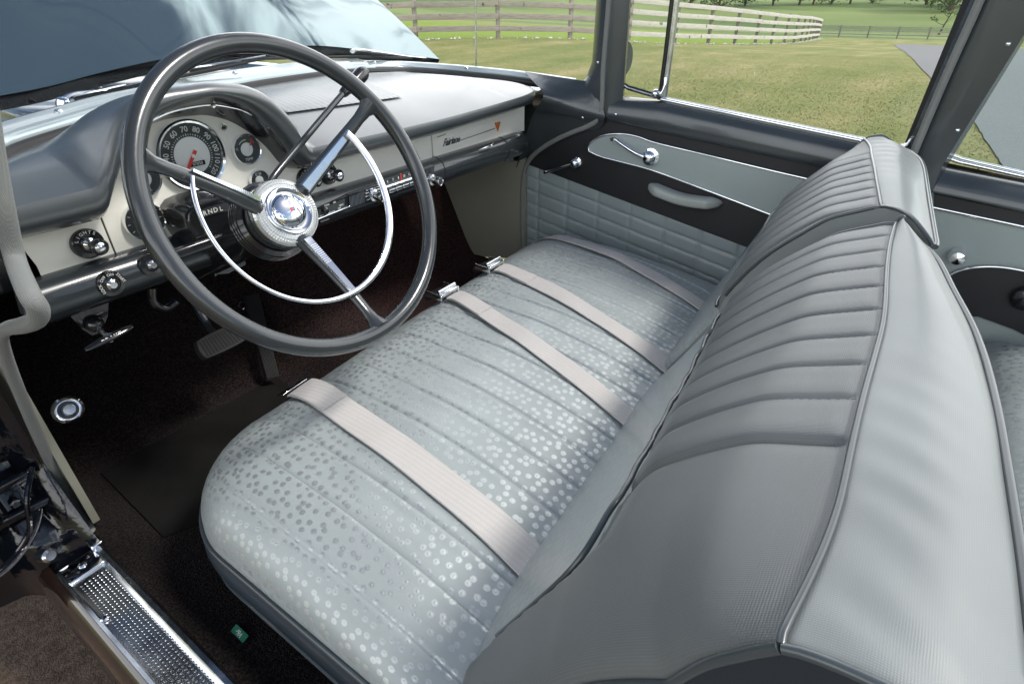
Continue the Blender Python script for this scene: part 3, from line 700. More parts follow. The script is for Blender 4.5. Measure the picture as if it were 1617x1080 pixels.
mb = MB(); mb.box(at(330, 383, y=0.905), (0.135, 0.014, 0.016), ex=(1, 0, 0.02), ey=(0, 1, 0), bev=0.004); mb.build('turn_signal_lever', M['black'], column)
# ------------------------------------------------------------------ dashboard
# lip height of the padded top along the car's width: it humps over the dials
LIP = [(-0.70, 0.950), (-0.60, 0.951), (-0.545, 0.952), (-0.520, 0.975), (-0.500, 1.008), (-0.470, 1.046), (-0.430, 1.069), (-0.385, 1.079), (-0.340, 1.082), (-0.290, 1.072), (-0.250, 1.052),
       (-0.218, 1.020), (-0.192, 0.978), (-0.178, 0.945), (-0.165, 0.938), (-0.10, 0.938), (0.20, 0.943), (0.45, 0.950), (0.70, 0.958)]
FACE = [(-0.70, 0.930), (-0.545, 0.928), (-0.530, 0.935), (-0.518, 0.955), (-0.500, 0.980), (-0.470, 1.014), (-0.430, 1.038), (-0.380, 1.048), (-0.330, 1.046), (-0.290, 1.034), (-0.250, 1.006),
        (-0.220, 0.972), (-0.200, 0.940), (-0.185, 0.928), (-0.165, 0.925), (0.20, 0.926), (0.45, 0.932), (0.70, 0.940)]
def garn_lo(x): return V((x, sinterp([(-0.70, 1.02), (-0.554, 1.139), (-0.472, 1.171), (-0.381, 1.204), (-0.214, 1.240), (-0.022, 1.293), (0.13, 1.325), (0.35, 1.365), (0.494, 1.360), (0.60, 1.285), (0.68, 1.150), (0.735, 1.01), (0.745, 0.88)], x),
                              sinterp([(-0.70, 1.012), (-0.554, 1.029), (-0.472, 1.036), (-0.381, 1.043), (-0.214, 1.051), (-0.022, 1.055), (0.13, 1.054), (0.35, 1.046), (0.494, 1.036), (0.60, 1.024), (0.68, 1.012), (0.735, 1.000), (0.745, 0.992)], x)))
cols = []
NX = 190
for j in range(NX + 1):
    x = -0.655 + (0.675 + 0.655) * j / NX
    zl = sinterp(LIP, x); zf = sinterp(FACE, x); yl = 0.928
    xr = max(0.0, (x - 0.52) / 0.155); tip = 1 - math.sqrt(max(0.0, 1 - xr * xr))
    cl = smooth01(1 - abs(x + 0.345) / 0.19)
    thick = lerp(lerp(0.040, 0.030, smooth01((x + 0.2) / 0.5)), 0.019, cl); low_ = lerp(0.010 if x > 0 else 0.004, 0, cl)
    yl += 0.055 * tip; yb = garn_lo(x)
    back = V((x, min(yb.y - 0.012, 1.32) if x < 0.5 else yb.y - 0.012 - 0.07 * smooth01((x - 0.5) / 0.17), 0)); back.z = yb.z - 0.012
    if x > 0.5: back.z = lerp(back.z, zl + 0.03, smooth01((x - 0.5) / 0.175) * .5)
    top = V((x, yl + 0.006 + thick * 0.32, zl + thick))
    colA = [V((x, 1.002, zf)), V((x, 0.975, lerp(zf, zl, .45))), V((x, yl + 0.016, zl - 0.001)), V((x, yl + 0.004, zl + 0.001)), V((x, yl - 0.001, zl + 0.006)), V((x, yl - 0.001, zl + thick * 0.45)), V((x, yl + 0.001 + thick * .10, zl + thick * 0.78)), top]
    nz = zl + thick * 0.55
    colB = [V((x, 1.002, zf)), V((x, 0.985, zf + 0.001)), V((x, lerp(yl, 0.98, .62), lerp(zf, nz, .16))), V((x, lerp(yl, 0.98, .30), lerp(zf, nz, .40))), V((x, lerp(yl, 0.98, .10), lerp(zf, nz, .66))), V((x, yl + 0.001, nz - 0.002)), V((x, yl + 0.003 + thick * .06, zl + thick * 0.86)), top]
    col = [a.lerp(b, 1 - cl) for a, b in zip(colA, colB)]
    for i in range(1, 15):
        t = i / 14; q = top.lerp(back, t)
        bulge = 0.016 * math.sin(math.pi * min(1, t * 1.05)) * (1 - tip) * (1 - 0.3 * cl)
        q.z += bulge + 0.0012 * noise.noise(V((x * 5, t * 4, 0)))
        col.append(q)
    cols.append(col)
mb = MB(); mb.grid(cols); mb.m = [0] * len(mb.f)
# under side of the hood over the dials is bare glossy paint
k_ = len(cols[0]) - 1
for j in range(NX):
    x = -0.655 + 1.33 * (j + .5) / NX
    for i in range(2):
        mb.m[j * k_ + i] = 1 if -0.53 < x < -0.17 else 0
for c, f in ((cols[0], 0), (cols[-1], 1)):
    o = len(mb.v); mb.v += [tuple(p) for p in c]; mb.f.append(tuple(range(o, o + len(c))) if f else tuple(range(o + len(c) - 1, o - 1, -1))); mb.m.append(0)
dash = mb.build('dashboard', [M['pad'], M['black']], car, smooth=50)
# chrome bead round the dial hood
mb = MB(); B = []
for k in range(60):
    x = lerp(-0.522, -0.182, k / 59); zl = sinterp(LIP, x); zf = sinterp(FACE, x); B.append(V((x, 0.958, lerp(zl, zf, .32) - 0.003)))
mb.tube(B, 0.0016, 8)
for k in (12, 34, 50): mb.lathe(B[k] + V((0, -0.002, -0.001)), (0, -1, -0.3), [(0.004, 0), (0.003, 0.002), (0.0005, 0.0025)], 12)
mb.build('bezel', M['chrome'], dash)
# cream metal panel
top = [(x, sinterp(FACE, x) + 0.004) for x in [-0.645 + 1.31 * k / 130 for k in range(131)]]
mb = MB()
def facepoly(x0, x1, zb=0.863, y=1.000):
    pts = [V((x0, y, zb)), V((x1, y, zb))]
    xs = [x1 - (x1 - x0) * k / 60 for k in range(61)]
    pts += [V((x, y, sinterp(FACE, x) + 0.004)) for x in xs]; return pts
mb.prism(facepoly(-0.645, -0.5285), (0, 0.004, 0)); mb.prism(facepoly(-0.5255, -0.1545), (0, 0.004, 0)); mb.prism(facepoly(-0.1535, 0.236), (0, 0.004, 0)); mb.prism(facepoly(0.2385, 0.521, y=0.998), (0, 0.004, 0)); mb.prism(facepoly(0.5235, 0.662), (0, 0.004, 0))
mb.build('instrument_panel', M['cream'], dash, smooth=0)
mb = MB(); mb.prism([V((-0.66, 1.006, 0.80)), V((0.67, 1.006, 0.80)), V((0.67, 1.006, 0.93)), V((-0.18, 1.006, 0.93)), V((-0.25, 1.006, 1.0)), V((-0.36, 1.006, 1.045)), V((-0.46, 1.006, 1.01)), V((-0.53, 1.006, 0.93)), V((-0.66, 1.006, 0.93))], (0, 0.01, 0)); mb.build('backing_board', M['black_matt'], dash)
# rounded lower rail
rows = []
for j in range(61):
    x = -0.655 + 1.322 * j / 60; e = max(0, (x - 0.60) / 0.067); s = math.sqrt(max(0.0, 1 - e * e * .8))
    sec = [(1.004, 0.866), (0.992, 0.868), (0.978, 0.864), (0.966, 0.854), (0.9605, 0.840), (0.961, 0.825), (0.967, 0.812), (0.978, 0.802), (0.992, 0.797), (1.02, 0.795), (1.03, 0.80)]
    rows.append([V((x, 1.0 + (a - 1.0) * s, 0.835 + (b - 0.835) * s)) for a, b in sec])
mb = MB(); mb.grid(rows, flip=False, cap0=False, cap1=True)
for x in (0.2375, 0.522): mb.tube([V((x, a - .0008, b)) for a, b in [(1.004, 0.8665), (0.992, 0.8685), (0.978, 0.8645), (0.966, 0.8545), (0.9605, 0.840), (0.961, 0.825), (0.967, 0.812), (0.978, 0.802)]], 0.0008, 6)
mb.build('lower_rail', M['rail'], dash, smooth=50)
# glove box latch and script
mb = MB(); g = at(770, 231, y=0.960); mb.tube([g + V((-0.035, 0.004, -0.004)), g + V((-0.012, -0.004, 0.0)), g + V((0.012, -0.005, 0.001)), g + V((0.034, 0.004, 0.002))], [0.001, 0.0035, 0.0035, 0.001], 8, flat=.6); mb.build('glovebox_latch', M['chrome'], dash)
mb = MB(); c = at(715, 222, y=0.995); e = at(783, 202, y=0.995); dirx = (e - c).normalized()
s0 = at(709, 224, y=0.9955); mb.text('Fairlane', 0.025, s0 + V((0.008, 0, 0)), dirx, (0, 0, 1), 0, ext=0.0010, shear=0.5, space=0.9, bold=0.0005)
mb.tube([s0 + V((0.02, 0, -0.006)), at(781, 203.5, y=0.9955)], 0.0012, 6, mi=1)
mb.tube([s0 + V((-0.045, 0, 0.018)), s0 + V((-0.012, 0, 0.020))], 0.0010, 6, mi=1)
vb = at(786, 200, y=0.995); mb.tube([vb + V((-0.010, 0, 0.011)), vb + V((0, 0, -0.012)), vb + V((0.010, 0, 0.011))], [0.0028, 0.0022, 0.0028], 6, mi=2); mb.tube([vb + V((0.0, 0, -0.002)), vb + V((0, 0, 0.012))], 0.0018, 6, mi=2)
mb.build('script_badge', [M['chrome'], M['chrome_satin'], M['orange_ink']], dash)
# round instruments
UPN = (0, -1, 0)
def gauge(name, c, r, detail):
    mb = MB(); n = V((0, -1, 0))
    mb.lathe(c, n, [(r * 1.06, -0.004), (r * 1.07, 0.003), (r * 1.02, 0.006), (r * 0.96, 0.0045), (r * 0.93, 0.0012)], 56, mi=1, cap0=False, cap1=False)
    mb.lathe(c, n, [(r * 0.94, 0.001), (r * 0.5, 0.0012), (0.0002, 0.0013)], 56, mi=0, cap0=False, cap1=False)
    detail(mb, c, n)
    mb.lathe(c, n, [(r * 0.955, 0.0052), (r * 0.5, 0.0068), (0.0002, 0.0074)], 40, mi=6, cap0=False, cap1=False)
    return mb.build(name, [M['dial'], M['chrome'], M['spun'], M['white_ink'], M['red_ink'], M['black'], M['clear']], dash, smooth=30)
def polar(c, r, deg, h): return c + V((r * math.cos(R(deg)), -h, r * math.sin(R(deg))))
def speedo(mb, c, n):
    mb.lathe(c, n, [(0.0305, 0.0016), (0.0300, 0.0024), (0.015, 0.0027), (0.0002, 0.0030)], 56, mi=2, cap0=False, cap1=False)
    for k in range(13):
        a = 92 + 27 * 7 - 27 * k if False else 92 - 27 * (k - 7)
        q = polar(c, 0.0425, a, 0.0022); rad = V((math.cos(R(a)), 0, math.sin(R(a)))); tx = V((math.sin(R(a)), 0, -math.cos(R(a))))
        mb.text(str(k * 10), 0.0125, q, tx, rad, 3, bold=0.0001)
        for s in range(4):
            aa = a + s * 27 / 4
            if k == 0 and s: continue
            q = polar(c, 0.0338, aa, 0.0019); mb.box(q, (0.0009 if s else 0.0015, 0.0005, 0.0024 if s else 0.003), ex=(math.sin(R(aa)), 0, -math.cos(R(aa))), ey=(0, 1, 0), mi=3)
    a = 232; d1 = V((math.cos(R(a)), 0, math.sin(R(a)))); s1 = V((-d1.z, 0, d1.x)); o = c + V((0, -0.0042, 0))
    mb.prism([o - d1 * 0.010 + s1 * 0.003, o - d1 * 0.010 - s1 * 0.003, o + d1 * 0.027 - s1 * 0.0022, o + d1 * 0.031, o + d1 * 0.027 + s1 * 0.0022], (0, -0.0006, 0), 4)
    mb.lathe(o, n, [(0.0035, 0), (0.003, 0.0018), (0.0003, 0.002)], 16, mi=2)
    w_ = c + V((0.004, -0.0036, -0.0135)); mb.box(w_, (0.026, 0.0008, 0.0075), mi=5); mb.text('07850', 0.0072, w_ + V((0, -0.0006, 0)), (1, 0, 0), (0, 0, 1), 3)
gauge('speedometer', at(303, 246, y=0.996), 0.0545, speedo)
def small(word, ang, red=True, lettl=('C', 'H')):
    def f(mb, c, n):
        mb.lathe(c, n, [(0.0120, 0.0016), (0.0115, 0.0024), (0.0002, 0.0030)], 36, mi=2, cap0=False, cap1=False)
        mb.text(word, 0.0066, c + V((0, -0.0020, -0.0175)), (1, 0, 0), (0, 0, 1), 3)
        mb.text(lettl[0], 0.0055, c + V((-0.0185, -0.0020, 0.003)), (1, 0, 0), (0, 0, 1), 3); mb.text(lettl[1], 0.0060, c + V((0.0125, -0.0020, 0.0155)), (1, 0, 0), (0, 0, 1), 4)
        arc = [polar(c, 0.0165, 85 + 7 * k, 0.002) for k in range(9)]; mb.tube(arc, 0.0007, 5, mi=3)
        arc = [polar(c, 0.0185, 30 + 6 * k, 0.002) for k in range(5)]; mb.tube(arc, 0.0008, 5, mi=4)
        d1 = V((math.cos(R(ang)), 0, math.sin(R(ang)))); s1 = V((-d1.z, 0, d1.x)); o = c + V((0.002, -0.0040, -0.006))
        mb.prism([o + s1 * 0.0007, o - s1 * 0.0007, o + d1 * 0.022], (0, -0.0005, 0), 3); mb.prism([o + d1 * 0.013 + s1 * 0.0015, o + d1 * 0.013 - s1 * 0.0015, o + d1 * 0.024], (0, -0.0007, 0), 4)
    return f
gauge('temperature_gauge', at(389, 236, y=0.996), 0.0255, small('TEMP', 68))
gauge('fuel_gauge', at(226, 283, y=0.996), 0.0255, small('FUEL', 110, lettl=('E', 'F')))
def clockface(mb, c, n):
    for k in range(12):
        a = 30 * k; q = polar(c, 0.0245, a, 0.002); mb.box(q, (0.0012, 0.0005, 0.004), ex=(math.sin(R(a)), 0, -math.cos(R(a))), ey=(0, 1, 0), mi=3)
    for a, l, w_ in ((150, 0.020, 0.0010), (15, 0.014, 0.0013)):
        d1 = V((math.cos(R(a)), 0, math.sin(R(a)))); s1 = V((-d1.z, 0, d1.x)); o = c + V((0, -0.0036, 0)); mb.prism([o + s1 * w_, o - s1 * w_, o + d1 * l], (0, -0.0005, 0), 3)
    o = c + V((0, -0.0042, 0)); d1 = V((math.cos(R(125)), 0, math.sin(R(125)))); s1 = V((-d1.z, 0, d1.x)); mb.prism([o + s1 * .0006, o - s1 * .0006, o + d1 * 0.021], (0, -0.0004, 0), 4)
gauge('clock', at(228, 349, y=0.996), 0.0300, clockface)
def oil(mb, c, n):
    mb.lathe(c, n, [(0.0085, 0.0016), (0.008, 0.0022), (0.0002, 0.0026)], 30, mi=2, cap0=False, cap1=False)
    mb.text('C  N', 0.006, c + V((0.0, -0.002, 0.0115)), (1, 0, 0), (0, 0, 1), 3)
gauge('ammeter', at(409, 285, y=0.996), 0.0185, oil)
mb = MB(); q = at(353, 201, y=0.9985); mb.lathe(q, UPN, [(0.0065, 0), (0.006, 0.0016), (0.0042, 0.0018), (0.0040, 0.0005)], 20, mi=1, cap1=False); mb.lathe(q, UPN, [(0.0042, 0.0004), (0.0002, 0.0012)], 16, mi=0, cap1=False)
mb.build('indicator_lamp', [M['black'], M['chrome']], dash)
# pull knobs
def knob(name, c, n, rb, rk, ln, chrome_tip=True, word=None, words=None):
    mb = MB(); n = V(n).normalized()
    mb.lathe(c, n, [(rb, -0.004), (rb, 0.001), (rb * 0.93, 0.004), (rb * 0.6, 0.005), (rb * 0.55, 0.0035)], 32, mi=0)
    mb.lathe(c, n, [(rb * 0.42, 0.003), (rb * 0.42, 0.007), (rb * 0.30, 0.009), (rb * 0.25, 0.010)], 24, mi=1)
    if ln: mb.lathe(c, n, [(rk * .40, 0.004), (rk * 0.40, ln * .45), (rk * .75, ln * .62), (rk, ln * .8), (rk, ln * .93), (rk * .82, ln)], 28, mi=0)
    if ln: mb.lathe(c + n * ln * .985, n, [(rk * .70, 0), (rk * .55, 0.0025), (rk * .2, 0.0038), (0.0002, 0.004)], 24, mi=1, cap1=False)
    if words:
        up = V((0, 0, 1)); up = (up - n * up.dot(n)).normalized(); rx = up.cross(n)
        for wd, a in words:
            rad = rx * math.cos(R(a)) + up * math.sin(R(a)); tx = rx * math.sin(R(a)) - up * math.cos(R(a))
            mb.text(wd, rb * 0.30, c + n * 0.0048 + rad * rb * 0.76, tx, rad, 2)
    return mb.build(name, [M['black'], M['chrome'], M['white_ink']], dash, smooth=40)
knob('headlight_knob', at(139, 385, y=0.998), (0.10, -1, 0.02), 0.0235, 0.0125, 0.036, words=[(c, 150 - 20 * i) for i, c in enumerate('LIGHTS')])
knob('ignition_switch', at(175, 448, y=0.962), (0.02, -1, -0.02), 0.0205, 0.012, 0, words=[('LOCK', 188), ('OFF', 128), ('ON', 82), ('START', 22)])
knob('lighter_knob', at(238, 417, y=0.962), (0.02, -1, -0.02), 0.0190, 0.012, 0)
knob('wiper_knob', at(484, 283, y=0.998), (0.10, -1, 0.02), 0.0225, 0.0125, 0.034, words=[(c, 150 - 24 * i) for i, c in enumerate('WIPER')])
knob('vent_knob', at(519, 275, y=0.998), (0.10, -1, 0.02), 0.0225, 0.0125, 0.034, words=[(c, 130 - 24 * i) for i, c in enumerate('VENT')])
# heater control
yp = 0.957
def board(a, b, c, d, y=yp): return [at(*q, y=y) for q in (a, b, c, d)]
mb = MB(); mb.prism(board((497, 332), (549, 309), (549, 331), (500, 352)), (0, 0.03, 0), 0)
mb.prism([p + V((0, -0.001, 0)) for p in board((503, 332), (544, 314), (544, 325), (503, 344))], (0, 0.001, 0), 3)
mb.tube([at(500, 347, y=yp - .003), at(552, 326, y=yp - .003)], 0.0018, 8, mi=1); mb.lathe(at(511, 331, y=yp), UPN, [(0.007, 0), (0.007, 0.010), (0.003, 0.013)], 20, mi=0)
for wd, a, b in (('COLD', 516, 324), ('AIR', 528, 320), ('HEAT', 539, 324), ('FAN', 508, 341), ('DEFROST', 523, 336), ('OFF', 536, 329)): mb.text(wd, 0.0048, at(a, b, y=yp - 0.0025), (1, 0, 0), (0, 0, 1), 2)
mb.tube([at(505, 351, y=yp - .01), at(519, 346, y=yp - .01)], 0.003, 8, mi=0)
mb.build('heater_control', [M['black'], M['chrome'], M['white_ink'], M['dial']], dash, smooth=30)
# radio: fluted cheeks, two knobs, dial with red pointer, five push buttons
mb = MB(); mb.prism(board((550, 308), (686, 262), (684, 286), (551, 331)), (0, 0.05, 0), 0)
for k in range(12):
    t = k / 11; a = at(552 + 22 * t, 311 - 8 * t, y=yp - .001); b = at(553 + 22 * t, 328 - 8 * t, y=yp - .001); mb.tube([a, b], 0.0008, 5, mi=1)
for k in range(10):
    t = k / 9; a = at(666 + 20 * t, 266 + 0 * t - 5 * t, y=yp - .001); b = at(668 + 16 * t, 283 - 4 * t, y=yp - .001); mb.tube([a, b], 0.0008, 5, mi=1)
for a0_, a1_ in (((577, 301), (604, 292)), ((577, 306), (604, 297)), ((577, 311), (604, 302)), ((579, 316), (603, 308))): mb.tube([at(*a0_, y=yp - .001), at(*a1_, y=yp - .001)], 0.0014, 5, mi=1)
mb.prism([p + V((0, -0.0015, 0)) for p in board((606, 284), (660, 266), (661, 276), (607, 294))], (0, 0.0015, 0), 3)
for i, wd in enumerate(('6', '7', '8', '10', '12', '16')): mb.text(wd, 0.0085, at(612 + 8.6 * i, 287 - 2.9 * i, y=yp - 0.003), (1, 0, 0), (0, 0, 1), 2)
mb.box(at(633, 279, y=yp - 0.0035), (0.003, 0.001, 0.014), mi=4)
mb.tube([at(604, 297, y=yp - .006), at(664, 277, y=yp - .006)], 0.0026, 8, mi=1)
for i in range(5):
    c = at(616 + 10.8 * i, 300.5 - 3.8 * i, y=yp - 0.004); mb.box(c, (0.0205, 0.018, 0.0085), ex=(1, 0, 0.0), mi=5, bev=0.0015)
mb.build('radio', [M['black'], M['chrome'], M['white_ink'], M['dial'], M['red_ink'], M['chrome_satin']], dash, smooth=30)
for a, b in ((589, 308), (681, 284)):
    mb = MB(); c = at(a, b, y=yp - 0.002); mb.lathe(c, (0, -1, 0), [(0.0135, 0), (0.0135, 0.006), (0.009, 0.008), (0.0085, 0.018), (0.0105, 0.020), (0.0105, 0.030), (0.0090, 0.032), (0.0085, 0.030), (0.003, 0.0295)], 28); mb.build('radio_knob', M['chrome'] if a < 600 else M['chrome_satin'], dash, smooth=40)
# speaker grille pressed into the padded top
def pad_z(x, y):
    j = int(round((x + 0.655) / 1.33 * NX)); c = cols[j]
    for a, b in zip(c[7:], c[8:]):
        if a.y <= y <= b.y: return lerp(a.z, b.z, (y - a.y) / max(1e-6, b.y - a.y))
    return c[-1].z
mb = MB(); rows = []
for i in range(21):
    y = 1.055 + 0.16 * i / 20; rows.append([V((x, y, pad_z(x, y) + 0.0032 + (0.0012 if (j % 3 and i % 2) else 0))) for j, x in enumerate([-0.125 + 0.33 * k / 66 for k in range(67)])])
mb.grid(rows); mb.build('speaker_grille', M['pad'], dash, smooth=20)
# ------------------------------------------------------------------ windscreen moulding, cowl, glass
XS = [-0.70 + 1.445 * k / 90 for k in range(91)]
def garn_hi(x):
    p = garn_lo(x); d = V((0, 0.060, 0.014)) if x < 0.35 else None
    if d is None:
        t = smooth01((x - 0.35) / 0.37); d = V((0.036 * t, lerp(0.060, 0.010, t), 0.014))
    return p + d
mb = MB(); rows = []
for x in XS:
    a = garn_lo(x); b = garn_hi(x); d = b - a; n = V((0, -d.z, d.y)).normalized() if x < .4 else V((-.2, -d.z, max(d.y, .03))).normalized(); rows.append([a + V((0, 0.002, -0.018)), a, a + d * 0.08 + n * 0.005, a + d * 0.30 + n * 0.008, a + d * 0.55 + n * 0.006, a + d * 0.75 + n * 0.009, a + d * 0.93 + n * 0.006, b])
mb.grid(rows)
mbg = MB(); mbg.tube([garn_lo(x) + V((0, -0.006, -0.012)) for x in XS], 0.0095, 8); mbg.build('gap_shade_strip', M['black_matt'], car)  # black strip added as the dark of the gap between moulding and pad
gm = mb.build('windscreen_moulding', M['paint_light'], car, smooth=60)
for px_, py_ in ((97, 184), (370, 124), (592, 99), (738, 104), (847, 115)):
    best = min(((Vector(rw[4]), k) for k, rw in enumerate(rows)), key=lambda q: (MC.transposed() @ (q[0] - CAM)).normalized().dot((MC.transposed() @ ray(px_, py_)).normalized()) * -1)
    c = best[0]; n = V((0, -0.23, 0.97)); mb = MB(); mb.lathe(c + n * 0.0015, n, [(0.0062, -0.001), (0.0062, 0.0008), (0.0040, 0.0028), (0.0012, 0.0034)], 20); mb.box(c + n * 0.0050, (0.0060, 0.0010, 0.0006)); mb.box(c + n * 0.0050, (0.0010, 0.0060, 0.0006)); mb.build('screw', M['chrome'], gm)
mb = MB(); mb.grid([[garn_hi(x) + V((0, 0.001, -0.004)) for x in XS], [garn_hi(x) + V((0.0, -0.03, 0.10)) for x in XS], [garn_hi(x) + V((-0.06 * max(0, x - 0.4) * 4, -0.16, 0.36)) for x in XS]])
mb.build('windscreen', M['clear'], car, smooth=80)
# cowl outside the glass, louvred strip and car body round the engine bay
mb = MB()
rows = [[garn_hi(x) + V((0, 0.0, -0.006)) for x in XS], [garn_hi(x) + V((0.01 * (x > .5), 0.02, -0.008)) for x in XS], [V((x * 1.08, max(garn_hi(x).y + 0.10, 1.30) if x > .3 else garn_hi(x).y + 0.10, garn_hi(x).z - 0.030)) for x in XS]]
mb.grid(rows)
mb.build('cowl', M['paint_light'], car, smooth=60)
# ------------------------------------------------------------------ passenger door (inside face)
XD = 0.722
door = None
def lineyz(p, q, x):
    a = at(*p, x=x); b = at(*q, x=x)
    return lambda y: a.z + (b.z - a.z) * (y - a.y) / (b.y - a.y)
z_q = lineyz((850, 265), (1173, 387), XD)        # top of quilting
z_lo = lineyz((960, 190), (1295, 263), 0.706)    # lower lip of painted ledge
z_si = lineyz((1052, 160), (1400, 232), 0.748)   # window sill
# quilted lower panel
yv = [at(a, 330, x=XD).y for a in (849, 898, 948, 1003, 1058, 1114)]
dyv = (yv[0] - yv[-1]) / 5; ysm = [yv[0] + dyv * k for k in (1, 2)] + [yv[0] - dyv * k for k in range(0, 11)]
mb = MB(); rows = []
for i in range(90):
    t = i / 89; row = []
    for j in range(230):
        y = 1.035 - 1.03 * j / 229; zt = z_q(y) + 0.004; zz = t * (zt - 0.36) ; z = zt - zz
        dv = min(abs(y - s) for s in ysm); k = zz % 0.044; dh = min(k, 0.044 - k)
        p = 0.0052 * (1 - math.exp(-dv / 0.0042)) * (1 - math.exp(-dh / 0.0036)); row.append(V((XD + 0.002 - p, y, z)))
    rows.append(row)
mb.grid(rows)
door = mb.build('door', M['quilt'], car, smooth=60, label='passenger door seen from inside, quilted grey vinyl below a black band')
def dpoly(pts, x, th, m, name, parent=None, sm=0, curve=False):
    P = [at(a, b, x=x) for a, b in pts]
    if curve: P = cat(P, 6, closed=True)
    mb = MB(); mb.prism(P, (th, 0, 0)); return mb.build(name, m, parent or door, smooth=sm)
# black band
y0, y1 = 1.036, 0.005
mb = MB(); P = [V((0.716, y0, z_q(y0)))] + [V((0.716, y1, z_q(y1)))] + [V((0.716, y1, z_lo(y1) + .006)), V((0.716, 0.78, z_lo(0.78) + .006)), V((0.716, 0.80, 0.90)), V((0.716, 0.90, 0.868)), V((0.716, 1.0, 0.845)), V((0.716, 1.036, 0.82))]
mb.prism(P, (0.02, 0, 0)); mb.build('trim_band', M['dark_vinyl'], door, smooth=0)
# light panel in its chrome outline
up_ = [(929, 233), (933, 226), (944, 218), (960, 213), (985, 212), (1010, 217), (1036, 226), (1120, 246), (1212, 268), (1290, 286)]
lo_ = [(930, 239), (950, 248), (985, 257), (1033, 270), (1120, 302), (1212, 337), (1262, 357)]
ue = [at(a, b, x=0.7125) for a, b in up_]; le = [at(a, b, x=0.7125) for a, b in lo_]
ue = cat(ue, 6); le = cat(le, 6)
def ext(l, yt): a, b = l[-8], l[-1]; return b + (b - a) * ((yt - b.y) / (b.y - a.y))
ue.append(ext(ue, 0.005)); le.append(ext(le, 0.005))
mb = MB(); mb.prism(ue + le[::-1], (0.006, 0, 0)); mb.build('upper_panel', M['door_light'], door, smooth=0)
mb = MB(); mb.tube([p + V((-0.001, 0, 0)) for p in (le[::-1] + ue)], 0.0032, 8, flat=1); mb.build('chrome_strip', M['chrome'], door, smooth=50)
# painted ledge below the glass
mb = MB(); rows = []
for k in range(41):
    y = 0.742 - 0.742 * k / 40; a = z_lo(y); b = z_si(y)
    if y > 0.60: b = z_si(0.60) - 0.002
    rows.append([V((0.722, y, a - 0.006)), V((0.708, y, a - 0.002)), V((0.7035, y, a + 0.006)), V((0.7045, y, lerp(a, b, .35))), V((0.709, y, lerp(a, b, .65))), V((0.718, y, lerp(a, b, .86))), V((0.730, y, b - 0.004)), V((0.742, y, b)), V((0.760, y, b + 0.001))])
mb.grid(rows); mb.grid([[p + V((0, 0.0, 0)) for p in rows[0]], [V((0.735, 0.745, p.z)) for p in rows[0]]])
mb.build('window_ledge', M['paint'], door, smooth=60)
mb = MB()
for dx, dz, r in ((0.736, 0.004, 0.0042), (0.7455, 0.0075, 0.0028)):
    mb.tube([V((dx, y, z_si(y) + dz)) for y in (0.60, 0.45, 0.3, 0.15, 0.05, 0.02)] + [V((dx, 0.005, z_si(0.0) + dz + 0.010)), V((dx, 0.0, z_si(0.0) + dz + 0.03))], r, 8)
mb.build('sill_strip', M['chrome'], door, smooth=50)
mb = MB(); c = at(1396, 232, x=0.735); mb.lathe(c, (0, 0, 1), [(0.0035, -0.01), (0.0035, 0.004), (0.0065, 0.008), (0.0065, 0.012), (0.003, 0.014)], 16); mb.build('lock_button', M['chrome_satin'], door, smooth=40)
# vent window
fr = [at(a, b, x=0.75) for a, b in ((988, -30), (985, 60), (983, 125), (985, 134), (992, 139), (1036, 152), (1047, 154), (1057, 90), (1071, -30))]
mb = MB(); mb.tube(fr[:7], 0.0065, 8, flat=.8); mb.tube([p + V((-0.006, -0.001, 0)) for p in fr[:7]], 0.0026, 6, mi=1)
mb.tube([at(1047, 158, x=0.75), at(1057, 84, x=0.75), at(1071, -30, x=0.75)], 0.0105, 10, flat=.7, mi=1); mb.tube([p + V((-0.006, 0.008, 0)) for p in (at(1047, 158, x=0.75), at(1057, 84, x=0.75), at(1071, -30, x=0.75))], 0.0060, 8, mi=0)
mb.build('vent_frame', [M['black'], M['chrome_satin']], door, smooth=50)
mb = MB(); c = at(1036, 149, x=0.735); mb.lathe(c, (-1, -0.2, 0.2), [(0.010, 0), (0.012, 0.006), (0.009, 0.014), (0.003, 0.017)], 20); mb.tube(cat([c + V((-0.008, -0.004, 0.0)), c + V((-0.014, -0.020, 0.004)), c + V((-0.012, -0.026, 0.024)), c + V((-0.010, -0.024, 0.044))], 5), [0.006] * 6 + [0.0045] * 10, 10); mb.build('vent_latch', M['chrome'], door, smooth=50)
mb = MB(); mb.prism([at(a, b, x=0.752) for a, b in ((988, -30), (985, 133), (1046, 153), (1070, -30))], (0.004, 0, 0)); mb.build('vent_glass', M['clear'], door, smooth=0)
mb = MB(); a = z_si(0.6); mb.prism([V((0.754, 0.60, a - .01)), V((0.754, 0.0, z_si(0) - .01)), V((0.754, -0.0, 1.45)), V((0.754, 0.58, 1.45))], (0.004, 0, 0)); mb.build('window_glass', M['clear'], door, smooth=0)
